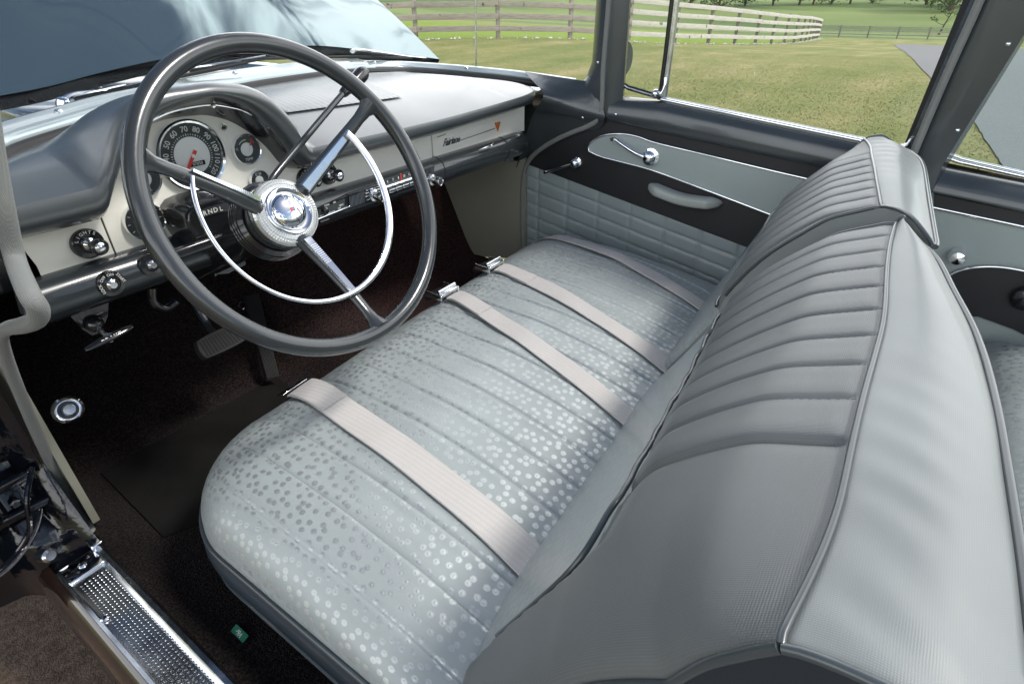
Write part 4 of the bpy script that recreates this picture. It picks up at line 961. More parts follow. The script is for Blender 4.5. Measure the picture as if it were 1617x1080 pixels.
# window crank, door handle, armrest
def crank(name, c, tip, r, parent=door):
    mb = MB(); mb.lathe(c, (-1, 0, 0), [(r * 1.25, 0), (r * 1.2, 0.003), (r * 0.8, 0.006), (r * 0.85, 0.012), (r * 1.0, 0.018), (r * 0.62, 0.027), (r * 0.2, 0.030), (0.0003, 0.0302)], 28)
    P = cat([c + V((-0.016, 0, 0)), c.lerp(tip, 0.35) + V((-0.020, 0, -0.004)), c.lerp(tip, 0.75) + V((-0.017, 0, -0.002)), tip + V((-0.014, 0, 0)), tip + V((-0.030, 0.004, 0.002))], 6)
    mb.tube(P, [lerp(0.0095, 0.0065, i / (len(P) - 1)) for i in range(len(P))], 12, flat=.75); return mb.build(name, M['chrome'], parent, smooth=45)
crank('window_crank', at(1028, 248, x=0.7125), at(975, 219, x=0.7125), 0.020)
c = at(912, 256, x=0.716); tip = at(866, 270, x=0.716)
mb = MB(); mb.lathe(c, (-1, 0, 0), [(0.0150, 0), (0.0150, 0.004), (0.010, 0.006), (0.0115, 0.012), (0.0150, 0.020), (0.0105, 0.028), (0.003, 0.031)], 24); P = cat([c + V((-0.018, 0, 0)), c.lerp(tip, .5) + V((-0.024, 0, 0)), tip + V((-0.026, 0, 0))], 6); mb.tube(P, [0.004] * (len(P) - 4) + [0.005, 0.0065, 0.0065, 0.005], 12); mb.build('door_handle', M['chrome'], door, smooth=45)
mb = MB(); A = at(1021, 296, x=0.70); B = at(1139, 326, x=0.70); rows = []
for k in range(31):
    t = k / 30; c = A.lerp(B, t); c.x = 0.716; wv = 0.055 * min(1, (math.sin(math.pi * min(max(t, .0), 1)) * 1.9) ** 0.5 if 0 < t < 1 else 0.0) * (1 - 0.12 * math.sin(math.pi * t)) ; hh = 0.014 * (min(1, math.sin(math.pi * t) * 2.4) ** .5 if 0 < t < 1 else 0) + 0.0005
    tp = 0.010 * math.cos(2 * math.pi * t) * 0.5
    rows.append([c + V((-wv * (0.5 - 0.5 * math.cos(a)) * 1.0 if False else -wv * s, 0, hh * zc + tp)) for s, zc in [(0.5 + 0.5 * math.copysign(abs(math.cos(q)) ** .5, math.cos(q)), math.copysign(abs(math.sin(q)) ** .6, math.sin(q))) for q in [2 * math.pi * j / 24 for j in range(24)]]])
mb.grid(rows, close_u=True, cap0=True, cap1=True); mb.build('armrest', M['armrest'], door, smooth=60)
# ------------------------------------------------------------------ pillars
def pil_pts(bot, top, x, zt=1.46):
    a = at(*bot, x=x); b = at(*top, x=x); t = (zt - a.z) / (b.z - a.z); return a, a + (b - a) * t
mb = MB()
a0_, a1_ = pil_pts((934, 150), (944, 0), 0.735); b0_, b1_ = pil_pts((953, 185), (963, 0), 0.705); rows = []
for k in range(13):
    t = k / 12; A = a0_.lerp(a1_, t); B = b0_.lerp(b1_, t); fl = 0.05 * (1 - min(1, t * 5)) ** 2
    rows.append([A + V((0.03, 0.02 + fl, 0)), A + V((0.0, fl, -fl * .3)), A.lerp(B, .3) + V((-0.006, fl * .5, 0)), A.lerp(B, .7) + V((-0.006, 0, 0)), B + V((0.002, 0, 0)), B + V((0.01, -0.030, 0)), B + V((0.025, -0.045, 0)), B + V((0.045, -0.04, 0))])
mb.grid(rows); mb.build('windscreen_pillar', M['paint'], car, smooth=50)
# metal shroud between the moulding, the pillar foot and the dash end
mb = MB(); g1 = [(828, 113), (862, 119), (895, 124), (928, 128), (936, 118)]
top = [at(a, b, x=xx) for (a, b), xx in zip(g1, (0.728, 0.738, 0.743, 0.745, 0.742))]
mid = [at(a, b, x=xx) for (a, b), xx in zip(((858, 150), (880, 158), (905, 168), (935, 176), (955, 182)), (0.665, 0.685, 0.695, 0.70, 0.70))]
low = [at(a, b, x=xx) for (a, b), xx in zip(((838, 190), (858, 190), (885, 190), (925, 194), (953, 196)), (0.690, 0.70, 0.706, 0.708, 0.708))]
bot = [at(a, b, x=xx) for (a, b), xx in zip(((815, 265), (822, 262), (840, 240), (900, 212), (945, 205)), (0.700, 0.712, 0.716, 0.716, 0.714))]
R4 = [top, [p.lerp(q, .5) + V((-.006, 0, .006)) for p, q in zip(top, mid)], mid, [p.lerp(q, .5) + V((-.003, 0, -.002)) for p, q in zip(mid, low)], low, bot]
R5 = [cat(r, 5) for r in R4]; cc = list(zip(*R5)); mb.grid([cat(list(c), 4) for c in cc]); mb.build('cowl_side_panel', M['paint'], car, smooth=70)
for a, b in ((944, 99), (972, 181), (920, 186)):
    mb = MB(); c = at(a, b, x=0.702 if a != 944 else 0.712); mb.lathe(c + V((0.001, 0, 0)), (-1, -.2, .1), [(0.0042, -.002), (0.0042, 0.001), (0.002, 0.003), (0.0003, 0.0032)], 14)
    mb.build('screw', M['chrome'], car, smooth=40)
# B pillar
mb = MB()
P = [pil_pts((1436, 250), (1545, 0), 0.712), pil_pts((1443, 252), (1560, 0), 0.700), pil_pts((1470, 262), (1600, 10), 0.698), pil_pts((1488, 262), (1617, 56), 0.704), pil_pts((1496, 262), (1625, 52), 0.735)]
P = [pil_pts((1428, 240), (1530, 0), 0.745)] + P
rows = [[p[0] + V((0, 0, -0.06)) for p in P], [p[0] for p in P]] + [[p[0].lerp(p[1], k / 8) for p in P] for k in range(1, 9)]
mb.grid(rows); mb.build('centre_pillar', M['paint'], car, smooth=50)
mb = MB(); P = [pil_pts((1424, 238), (1521, 0), 0.748), pil_pts((1429, 243), (1531, 0), 0.742)]
mb.grid([[P[0][0], P[1][0]], [P[0][1], P[1][1]]]); mb.grid([[P[0][0], P[0][0] + V((.02, 0, 0))], [P[0][1], P[0][1] + V((.02, 0, 0))]]); mb.build('weatherstrip', M['black_matt'], car)
for a, b in ((1592, 70), (1512, 206)):
    mb = MB(); c = at(a, b, x=0.704); mb.lathe(c, (-1, -.5, 0), [(0.0055, -.002), (0.0055, 0.001), (0.0025, 0.0045), (0.0003, 0.005)], 14)
    mb.build('screw', M['chrome'], car, smooth=40)
# windlace: braided welt round the two door openings
def welt(pts, x, r, label):
    P0 = [at(a, b, x=x) if len(q) == 0 else at(a, b, x=q[0]) for a, b, *q in pts]
    if x < 0: P0 = [P0[0] + V((0.05, -0.01, 0.27)), P0[0] + V((0.024, 0.0, 0.13))] + P0
    P = cat(P0, 7)
    uvt = [0.0]
    for a, b in zip(P, P[1:]): uvt.append(uvt[-1] + (b - a).length)
    mb = MB(); mb.tube(P, r if not callable(r) else [r(i / (len(P) - 1)) for i in range(len(P))], 14)
    o = mb.build('windlace', M['windlace'], car, smooth=60, label=label); return o
w_ = welt([(965, -60), (962, 0), (957, 60), (953, 110), (951.5, 150), (950, 172), (943, 190), (928, 200), (905, 209), (880, 220), (855, 235), (838, 250), (829, 268), (825, 295), (824, 340), (825, 385), (829, 412)], 0.708, 0.0075, 'thin grey braided welt round the far, passenger door opening')
welt([(1600, -130), (1548, 0), (1492, 125), (1440, 249), (1436, 262)], 0.694, 0.0080, 'grey braided welt running up the far centre pillar')
welt([(-36, 60, -0.6615), (-23, 160, -0.676), (-9, 250, -0.689), (6, 330, -0.6995), (24, 410, -0.708), (45, 462), (60, 488), (57, 505), (36, 514), (12, 519), (2, 532), (9, 562), (28, 612), (60, 688), (98, 766), (134, 824), (160, 858)], -0.724, lambda t: 0.0092 if t < .55 else lerp(0.0092, 0.0078, smooth01((t - .55) / .12)), 'thick grey braided welt round the near, driver door opening')
# ------------------------------------------------------------------ quarter panel behind the centre pillar
qb = [(1478, 300), (1640, 338), (1640, 760), (1478, 700)]
z_qa = lineyz((1500, 268), (1617, 291), 0.745); z_qc = lineyz((1480, 306), (1617, 335), 0.708)
mb = MB(); mb.prism([V((0.724, 0.004, 0.34)), V((0.724, -1.35, 0.34)), V((0.724, -1.35, z_qc(-1.35))), V((0.724, 0.004, z_qc(0.0)))], (0.01, 0, 0)); quarter = mb.build('quarter_panel', M['door_light'], car, smooth=0, label='inner side panel beside the rear seat, beyond the centre pillar')
mb = MB(); rows = []
for k in range(11):
    y = 0.0 - 1.35 * k / 10; A = V((0.745, y, z_qa(y))); B = V((0.708, y, z_qc(y))); rows.append([A + V((.02, 0, .001)), A, A.lerp(B, .2) + V((-.010, 0, .002)), A.lerp(B, .6) + V((-.008, 0, 0)), B + V((-.001, 0, 0.004)), B, B + V((0.014, 0, -0.004))])
mb.grid(rows); mb.build('window_ledge', M['paint'], quarter, smooth=60)
mb = MB(); mb.tube([at(a, b, x=0.742) for a, b in ((1508, 190), (1500, 225), (1494, 243), (1500, 251), (1515, 256), (1560, 266), (1640, 284))], 0.0042, 8); mb.tube([at(a, b, x=0.748) for a, b in ((1505, 245), (1520, 251), (1560, 260), (1640, 278))], 0.003, 8); mb.build('sill_strip', M['chrome'], quarter, smooth=50)
mb = MB(); mb.prism([at(a, b, x=0.719) for a, b in ((1475, 306), (1640, 342), (1640, 362), (1475, 327))], (0.006, 0, 0)); mb.build('trim_band', M['dark_vinyl'], quarter, smooth=0)
mb = MB(); mb.tube([at(1470, 327, x=0.717), at(1640, 363, x=0.717)], 0.0036, 8); mb.tube(cat([at(a, b, x=0.715) for a, b in ((1497, 437), (1515, 428), (1545, 422), (1580, 422), (1617, 428), (1650, 438))], 5), 0.0032, 8); mb.build('chrome_strip', M['chrome'], quarter, smooth=50)
mb = MB(); mb.prism([at(a, b, x=0.717) for a, b in ((1490, 437), (1515, 428), (1545, 422), (1580, 422), (1617, 428), (1650, 438), (1650, 545), (1600, 520), (1545, 500), (1500, 500))], (0.006, 0, 0)); mb.build('lower_panel', M['dark_vinyl'], quarter, smooth=0)
mb = MB(); c = at(1512, 402, x=0.722); mb.lathe(c, (-1, 0, 0), [(0.018, 0), (0.016, 0.006), (0.012, 0.014), (0.018, 0.022), (0.014, 0.032), (0.004, 0.036)], 24); mb.build('window_crank', M['chrome'], quarter, smooth=45)
mb = MB(); c = at(1619, 470, x=0.712); mb.lathe(c, (-1, 0, 0), [(0.026, 0), (0.026, 0.012), (0.020, 0.018), (0.004, 0.020)], 28); mb.build('ashtray', M['black'], quarter, smooth=45)
mb = MB(); mb.prism([at(a, b, x=0.752) for a, b in ((1494, 250), (1640, 284), (1640, 20), (1617, 58))], (0.004, 0, 0)); mb.build('quarter_glass', M['clear_green'], quarter, smooth=0)
# ------------------------------------------------------------------ floor, toe board, kick boards
def carp(x, y):
    z = 0.362
    z += 0.085 * math.exp(-(x / 0.15) ** 4) * smooth01((y - 0.2) / 0.2)
    ys = 1.255 - 0.05 * math.exp(-(x / 0.16) ** 2)
    if y > ys - 0.04:
        t = y - (ys - 0.04); z += (t * t / 0.16 * 2.15 if t < 0.08 else 0.086 / 1 * 1.0 - 0.0 + (t - 0.08) * 2.15)
    return min(z, 0.90) + 0.003 * noise.noise(V((x * 6, y * 6, 1)))
def hit(a, b, up=0.0):
    d = ray(a, b).normalized(); t = 0.3
    while t < 4:
        p = CAM + d * t
        if p.z < carp(p.x, p.y) + up: return p
        t += 0.002
    return p
mb = MB(); rows = []
ysr = [-1.5 + 0.06 * k for k in range(45)] + [1.2 + 0.0085 * k for k in range(42)]
for y in ysr: rows.append([V((x, y, carp(x, y))) for x in [-0.736 + 1.472 * k / 140 for k in range(141)]])
mb.grid(rows)
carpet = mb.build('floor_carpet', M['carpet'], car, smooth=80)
mb = MB(); mb.prism([at(a, b, x=0.703) for a, b in ((686, 262), (735, 389), (742, 400), (768, 406), (806, 408), (829, 416), (829, 250), (818, 255))], (0.012, 0, 0)); mb.build('kick_board', M['kick'], car, smooth=0, label='olive grey side board under the dash on the passenger side')
mb = MB(); P = [V((-0.706, 1.04, 0.385)), V((-0.706, 1.04, 0.95)), V((-0.706, 1.55, 0.95)), V((-0.706, 1.55, 0.36)), V((-0.706, 1.2, 0.355))]; mb.prism(P, (-0.012, 0, 0)); mb.build('kick_board', M['kick'], car, smooth=0, label='olive grey side board beside the pedals on the driver side')
mb = MB(); rows = []
for i in range(15):
    row = []
    for j in range(21):
        u = j / 20; v = i / 14; a = lerp(lerp(160, 437, u), lerp(260, 600, u), v); b = lerp(lerp(748, 597, u), lerp(850, 720, u), v); p = hit(a, b); row.append(V((p.x, p.y, carp(p.x, p.y) + 0.004)))
    rows.append(row)
mb.grid(rows); mb.build('heel_pad', M['heel'], carpet, smooth=60)
# dimmer switch
def cnorm(p):
    e = 0.01; return V((-(carp(p.x + e, p.y) - carp(p.x - e, p.y)) / (2 * e), -(carp(p.x, p.y + e) - carp(p.x, p.y - e)) / (2 * e), 1)).normalized()
c = hit(107, 647); n = cnorm(c)
mb = MB(); mb.lathe(c, n, [(0.0285, 0), (0.0290, 0.003), (0.0250, 0.0055), (0.0225, 0.0040), (0.0190, 0.0042)], 36, mi=1, cap1=False); mb.lathe(c, n, [(0.0195, 0.001), (0.0185, 0.0045)], 30, mi=0); mb.lathe(c, n, [(0.0125, 0.004), (0.0125, 0.012), (0.0105, 0.0145), (0.003, 0.0140)], 30, mi=2); mb.build('dimmer_switch', [M['black'], M['chrome'], M['chrome_satin']], car, smooth=40)
# pedals
pn = V((0, -0.80, 0.60)); pc = CAM + ray(349, 541) * 1.20
q = [on_plane(a, b, pc, pn) for a, b in ((308, 540), (325, 568), (391, 536), (368, 511))]
mb = MB(); cc_ = sum(q, V((0, 0, 0))) / 4; qq = cat([cc_ + (p - cc_) * 0.97 for p in q], 5, closed=True)
qq = [a * .5 + b * .5 for a, b in zip(qq, [q[i // 5].lerp(q[(i // 5 + 1) % 4], (i % 5) / 5) for i in range(20)])]
mb.grid([[p - pn * 0.016 for p in qq], qq, [cc_ + (p - cc_) * .95 + pn * 0.004 for p in qq]], close_u=True, cap0=True, cap1=True)
lu = (q[1] - q[0]); lw = (q[3] - q[0])
for k in range(12):
    t = (k + 1) / 13; a = q[0].lerp(q[3], t) + pn * 0.004; b = q[1].lerp(q[2], t) + pn * 0.004; mb.tube([a.lerp(b, .10), a.lerp(b, .90)], 0.0022, 6)
brake = mb.build('brake_pedal', M['rubber'], car, smooth=40)
mb = MB(); mb.tube(cat([cc_ - pn * 0.01, cc_ + V((0.0, 0.06, 0.06)), cc_ + V((0.0, 0.10, 0.22)), V((cc_.x, 1.30, 0.80))], 6), 0.009, 10); mb.build('pedal_arm', M['black'], brake)
P = []
for a, b in ((386, 468), (409, 463), (441, 594), (421, 598)): p = hit(a, b, 0.03); P.append(p)
mb = MB(); n = V((0, -0.9, 0.42)); mb.prism(P, n * -0.012)
for k in range(9):
    t = (k + .8) / 9.6; mb.tube([P[0].lerp(P[1], t) + n * 0.001, P[3].lerp(P[2], t) + n * 0.001], 0.0016, 6)
mb.build('accelerator_pedal', M['rubber'], car, smooth=30)
mb = MB(); c = hit(381, 482, 0.02); mb.tube([c + V((math.cos(t * math.pi / 8) * 0.009, -0.004, math.sin(t * math.pi / 8) * 0.011)) for t in range(14)], 0.0014, 6); mb.build('retaining_ring', M['chrome'], car)
# parking brake handle and its bracket
yb_ = 0.985; A = at(134, 553, y=yb_); B = at(209, 515, y=yb_); dx = (B - A).normalized(); c = A.lerp(B, .5)
mb = MB(); n_ = 14; P = [A.lerp(B, k / n_) for k in range(n_ + 1)]; mb.tube(P, [0.0035 + 0.0065 * math.sin(math.pi * k / n_) ** .5 for k in range(n_ + 1)], 12, flat=.6)
up = V((0, 0, 1)); mb.text('BRAKE', 0.0105, c + V((0.002, -0.0072, 0.0015)), dx, (0, 0.25, 1), 1, bold=0.0002)
mb.lathe(c, V((0.02, 1, 0.10)), [(0.009, 0), (0.006, 0.012), (0.005, 0.05)], 16, mi=2)
mb.build('parking_brake', [M['black'], M['white_ink'], M['chrome']], car, smooth=40)
mb = MB(); bq = [at(a, b, y=1.03) for a, b in ((108, 480), (172, 470), (170, 500), (160, 525), (146, 530), (130, 520), (112, 500))]; mb.prism(bq, (0, 0.06, 0)); mb.lathe(at(150, 512, y=1.025), UPN, [(0.014, 0), (0.012, 0.006), (0.006, 0.012), (0.002, 0.013)], 20); mb.build('brake_bracket', M['black'], car, smooth=40)
mb = MB(); mb.tube(cat([at(a, b, y=1.05) for a, b in ((240, 455), (243, 478), (262, 487), (279, 476))], 5), 0.008, 10); mb.build('hood_release', M['black'], car, smooth=40)
mb = MB(); mb.prism([at(a, b, y=1.03) for a, b in ((325, 415), (385, 398), (388, 418), (360, 432), (335, 434))], (0, 0.03, 0)); mb.box(at(338, 428, y=1.026), (0.004, 0.004, 0.02)); mb.box(at(379, 410, y=1.026), (0.004, 0.004, 0.02)); mb.build('column_clamp', M['paint'], car, smooth=0)
# ------------------------------------------------------------------ door sill plate, hinge post, rocker
ZS = 0.386; sp = [at(100, 905, z=ZS), at(165, 856, z=ZS), at(378, 1080, z=ZS), at(236, 1080, z=ZS)]
xo_, xi_, yf_ = -0.800, -0.7365, 0.975
mb = MB(); prof_ = [(xo_ - 0.004, -0.014), (xo_ - 0.003, -0.002), (xo_ + 0.002, 0.000), (xo_ + 0.006, -0.0015), (xi_ - 0.014, -0.0015), (xi_ - 0.010, 0.001), (xi_ - 0.006, 0.006), (xi_ + 0.001, 0.007), (xi_ + 0.006, 0.002), (xi_ + 0.007, -0.012)]
ys_ = [yf_ - 1.6 * k / 90 for k in range(91)]
mb.grid([[V((a, y, ZS + b + 0.0012 * noise.noise(V((a * 40, y * 26, 0))))) for a, b in prof_] for y in ys_], flip=True)
for i in range(75):
    for j in range(7):
        y = yf_ - 0.060 - 0.0074 * i; x = xo_ + 0.012 + 0.0064 * j
        mb.lathe((x, y, ZS - 0.0012), (0, 0, 1), [(0.0020, 0), (0.0015, 0.0008), (0.0002, 0.0010)], 6, cap0=False, cap1=False)
for cy, cx, s in ((yf_ - 0.22, xo_ + 0.028, .8), (yf_ - 0.33, xo_ + 0.032, .65)):
    if s > 5: mb.tube([V((cx + 0.013 * s * math.cos(a), cy + 0.030 * s * math.sin(a) + 0.004 * math.sin(3 * a), ZS)) for a in [2 * math.pi * k / 30 for k in range(30)]], 0.0011, 5, closed=True)
    if s > 5: mb.lathe((cx, cy, ZS - 0.001), (0, 0, 1), [(0.007 * s, 0), (0.005 * s, 0.0016), (0.0003, 0.0022)], 14, cap1=False)
sill = mb.build('sill_plate', M['chrome_satin'], car, smooth=30)
mb = MB(); mb.box((0.5 * (xo_ + xi_) - 0.003, yf_ - 0.022, ZS + 0.0005), (xi_ - xo_ - 0.008, 0.044, 0.006), bev=0.002); mb.box((xi_ - 0.001, yf_ + 0.004, ZS + 0.009), (0.020, 0.030, 0.014), bev=0.004); mb.build('end_cap', M['chrome'], sill, smooth=30)
for y, x in ((yf_ - 0.022, xo_ + 0.030), (yf_ - 0.155, xo_ + 0.007), (yf_ - 0.40, xi_ - 0.018)):
    mb = MB(); mb.lathe((x, y, ZS + 0.001 + (0.003 if y > .9 else 0)), (0, 0, 1), [(0.0068, -.001), (0.0066, 0.001), (0.004, 0.0028), (0.002, 0.0022), (0.0003, 0.0022)], 18); mb.build('screw', M['chrome'], sill, smooth=40)
mb = MB(); mb.grid([[V((xo_ - 0.003, y, ZS - 0.010)), V((xo_ - 0.012, y, ZS - 0.016)), V((xo_ - 0.022, y, ZS - 0.035)), V((xo_ - 0.028, y, ZS - 0.10)), V((xo_ - 0.018, y, ZS - 0.16)), V((xo_ + 0.05, y, ZS - 0.20))] for y in (1.3, 1.1, 0.9, 0.5, 0.0, -0.6)])
mb.build('rocker_panel', mat('rocker_paint', (0.020, 0.011, 0.008), 0.14, 0, 0.7, noise_amt=0.2), car, smooth=50)
# hinge post: glossy black pressed metal with hinge straps, check arm and bolts
mb = MB(); rows = []
for i in range(41):
    z = 0.30 + 0.75 * i / 40; row = []
    for j in range(25):
        x = -0.732 - 0.20 * j / 24; t = j / 24
        y = 1.062 + 0.03 * smooth01(t * 5) + 0.05 * smooth01((t - .35) * 4) - 0.10 * (1 - smooth01((z - 0.34) / 0.22)) * (1 - t * .5) + 0.012 * noise.noise(V((x * 9, z * 7, 2)))
        if 0.15 < t < 0.7 and 0.44 < z < 0.56: y += 0.022
        row.append(V((x, y, z)))
    rows.append(row)
mb.grid(rows)
post = mb.build('hinge_post', M['jamb'], car, smooth=60)
for z0 in (0.50, 0.86):
    mb = MB(); mb.box((-0.80, 1.062, z0 + 0.03), (0.10, 0.012, 0.016), ex=(1, -0.2, 0.15), bev=0.004); mb.box((-0.79, 1.058, z0 - 0.03), (0.11, 0.012, 0.016), ex=(1, -0.2, 0.1), bev=0.004); mb.box((-0.84, 1.045, z0), (0.02, 0.03, 0.09), bev=0.006)
    for dx, dz in ((-0.765, 0.012), (-0.79, -0.012), (-0.815, 0.014)): mb.lathe((dx, 1.07, z0 + dz), UPN, [(0.009, 0), (0.009, 0.007), (0.006, 0.009), (0.0004, 0.009)], 6)
    mb.build('hinge', M['jamb'], post, smooth=30)
mb = MB(); mb.tube(cat([V((-0.76, 1.07, 0.47)), V((-0.80, 1.02, 0.45)), V((-0.85, 0.99, 0.44)), V((-0.90, 0.98, 0.45))], 6), 0.009, 8, flat=.5); mb.lathe((-0.80, 1.02, 0.40), (0.3, -1, 0.3), [(0.013, 0), (0.012, 0.02), (0.008, 0.024)], 18, mi=1); mb.tube(cat([V((-0.75, 1.03, 0.56)), V((-0.78, 1.0, 0.53)), V((-0.80, 1.0, 0.47)), V((-0.84, 1.01, 0.43))], 6), 0.004, 8); mb.build('check_arm', [M['jamb'], M['chrome_satin']], post, smooth=40)
mb = MB(); mb.prism([at(a, b, y=1.0) for a, b in ((30, 385), (58, 420), (72, 452), (72, 500), (40, 500), (20, 430))], (0, 0.02, 0)); mb.build('dash_end_plate', M['paint'], car, smooth=0)
mb = MB(); rows = []
for k in range(14):
    z = 0.955 + 0.495 * k / 13; dy = -0.10 * (z - 0.9); px0 = interp([(0.90, -0.728), (0.98, -0.722), (1.05, -0.712), (1.12, -0.700), (1.19, -0.678), (1.46, -0.620)], z); dy = 0; rows.append([V((px0, 0.735 + dy, z)), V((px0 - 0.001, 0.76 + dy, z)), V((px0 - 0.012, 0.82 + dy, z)), V((px0 - 0.045, 0.86 + dy, z)), V((px0 - 0.085, 0.84 + dy, z)), V((px0 - 0.09, 0.76 + dy, z)), V((px0 - 0.06, 0.73, z)), V((px0, 0.735, z))])
mb.grid(rows); mb.grid([rows[0][2:6], [V((p.x, 1.08, 0.90)) for p in rows[0][2:6]]]); mb.build('windscreen_pillar', M['jamb'], car, smooth=50)
# ------------------------------------------------------------------ raised hood, engine bay, wing, wipers, aerial, mirror
EDGE = [(-0.80, 1.028), (-0.65, 1.040), (-0.52, 1.050), (-0.396, 1.058), (-0.25, 1.078), (-0.099, 1.094), (0.10, 1.101), (0.281, 1.099), (0.50, 1.075), (0.683, 1.048), (0.76, 1.036), (0.80, 1.03)]
def hood_pt(u, s):
    """u -1..1 across, s metres forward and up from the rear edge"""
    x = u * (0.775 - 0.075 * (s / 1.4)); xe = u * 0.775
    y = 1.505 - 0.055 * u ** 2 - 0.02 * u ** 6; z = sinterp(EDGE, xe)
    a = R(36.5) - R(9) * (s / 1.4); crown = 0.035 * (1 - u * u) * smooth01(s / 0.6)
    return V((x, y + s * math.cos(a), z + s * math.sin(a) + crown))
mb = MB(); US = [-1 + 2 * k / 80 for k in range(81)]
top = [[hood_pt(u, s) for u in US] for s in [1.45 * k / 40 for k in range(41)]]
mb.grid(top, flip=False)
und = [[p + V((0, 0.018, -0.028)) for p in r] for r in top]
mb.grid(und, mi=1, flip=True)
mb.grid([[p + V((0, -0.0015, -0.002)) for p in top[0]], [p + V((0, 0.004, -0.010)) for p in top[0]], und[0]], mi=1)
for c in (0, -1): mb.grid([[r[c] for r in top], [r[c] for r in und]], mi=0)
mb.grid([top[-1], und[-1]], mi=0)
hood = mb.build('hood', [M['hood'], M['jamb']], car, smooth=60, label='deep teal hood tilted up ahead of the windscreen, mirroring clouds')
for x in (-0.66, -0.28):
    mb = MB(); mb.tube(cat([V((x, 1.43, 0.96)), V((x + .01, 1.47, 1.01)), V((x + .03, 1.56, 1.03)), V((x + .04, 1.66, 1.10))], 6), 0.010, 8, flat=.5); mb.box((x - 0.02, 1.44, 0.985), (0.03, 0.05, 0.03), ex=(1, .3, .2), bev=0.005)
    mb.build('hood_hinge', M['black'], car, smooth=40)
mb = MB(); mb.prism([V((-0.78, 1.36, 0.965)), V((-0.2, 1.46, 0.975)), V((0.2, 1.50, 0.975)), V((0.62, 1.42, 0.965)), V((0.78, 1.34, 0.955)), V((0.78, 3.0, 0.93)), V((-0.78, 3.0, 0.93))], (0, 0, -0.25)); mb.box((-0.2, 1.75, 0.965), (0.35, 0.3, 0.06), bev=0.02); mb.lathe((-0.05, 2.0, 0.93), (0, 0, 1), [(0.19, 0), (0.19, 0.06), (0.15, 0.08), (0.02, 0.085)], 30); mb.build('engine_bay', M['black'], car, smooth=30)
for sx in (1, -1):
    mb = MB(); rows = []
    for k in range(26):
        y = 1.05 + 1.95 * k / 25; z0 = 0.955 + 0.0 * k; rows.append([V((sx * 0.79, y, z0 - 0.03)), V((sx * 0.80, y, z0 - 0.004)), V((sx * 0.85, y, z0 + 0.006)), V((sx * 0.90, y, z0 - 0.010)), V((sx * 0.935, y, z0 - 0.06)), V((sx * 0.945, y, 0.75)), V((sx * 0.93, y, 0.30))])
    mb.grid(rows, flip=sx < 0); mb.build('front_wing', M['hood'], car, smooth=60, label='front wing panel on the passenger side' if sx > 0 else 'front wing panel on the driver side')
# outer skin of the passenger side so the body is closed below the windows
mb = MB(); rows = []
for k in range(30):
    y = 1.05 - 2.9 * k / 29; rows.append([V((0.762, y, max(0.955 - 0.02 * (k / 29) if y > .6 else z_si(min(y, 0.6)) - 0.010, 0.86))), V((0.80, y, 0.90 - 0.06 * k / 29)), V((0.90, y, 0.86 - 0.06 * k / 29)), V((0.935, y, 0.80)), V((0.94, y, 0.60)), V((0.92, y, 0.28))])
mb.grid(rows); mb.build('outer_body_side', M['hood'], car, smooth=60)
def wiper(arm, blade, y, label):
    mb = MB(); P = [at(a, b, y=y) for a, b in arm]; mb.tube(cat(P, 4), [lerp(0.010, 0.0035, i / (4 * (len(P) - 1))) for i in range(4 * (len(P) - 1) + 1)], 8, flat=.55)
    if len(label) and 'driver' in label: mb.lathe(P[0] + V((0, 0, -0.02)), (0, -0.3, 1), [(0.014, 0), (0.013, 0.018), (0.009, 0.026), (0.002, 0.028)], 20)
    o = mb.build('wiper', M['chrome'], car, smooth=40, label=label)
    mb = MB(); Q = [at(a, b, y=y - 0.006) for a, b in blade]; mb.tube(Q, 0.0036, 6); mb.tube([q + V((0, 0, 0.006)) for q in Q[:2]], 0.0022, 6, mi=1); mb.build('wiper_blade', [M['black_matt'], M['chrome']], o, smooth=30)
wiper(((98, 160), (115, 150), (150, 145), (200, 137), (245, 127)), ((118, 158), (200, 139), (300, 118), (390, 100)), 1.30, 'chrome wiper lying along the foot of the windscreen on the driver side')
wiper(((556, 82), (566, 79), (600, 83), (640, 89), (672, 92)), ((300, 113), (420, 93), (560, 90), (650, 92)), 1.42, 'chrome wiper lying along the foot of the windscreen on the passenger side')
mb = MB(); c = at(752, 100, x=0.86); t_ = at(751, 0, x=0.86); mb.tube([c + V((0, 0, -0.10)), c, t_, t_ + (t_ - c) * 1.2], 0.0030, 8); mb.lathe(c + V((0, 0, -0.10)), (0, 0, 1), [(0.016, 0), (0.010, 0.02), (0.005, 0.04)], 20); mb.build('aerial', M['chrome_satin'], car, smooth=40)
mb = MB(); c = at(984, 93, x=0.98); mb.lathe(c, (0.1, 1, 0), [(0.050, -0.006), (0.052, 0.0), (0.049, 0.010), (0.036, 0.024), (0.016, 0.033), (0.0004, 0.035)], 40); mb.lathe(c, (0.1, 1, 0), [(0.0470, -0.0055), (0.0002, -0.0056)], 40, mi=1, cap0=False, cap1=False); mb.tube(cat([c + V((0, 0.025, -0.03)), c + V((-0.02, 0.03, -0.09)), c + V((-0.06, 0.03, -0.14))], 6), 0.007, 10, mi=1); mb.build('side_mirror', [M['paint'], M['chrome']], car, smooth=45)
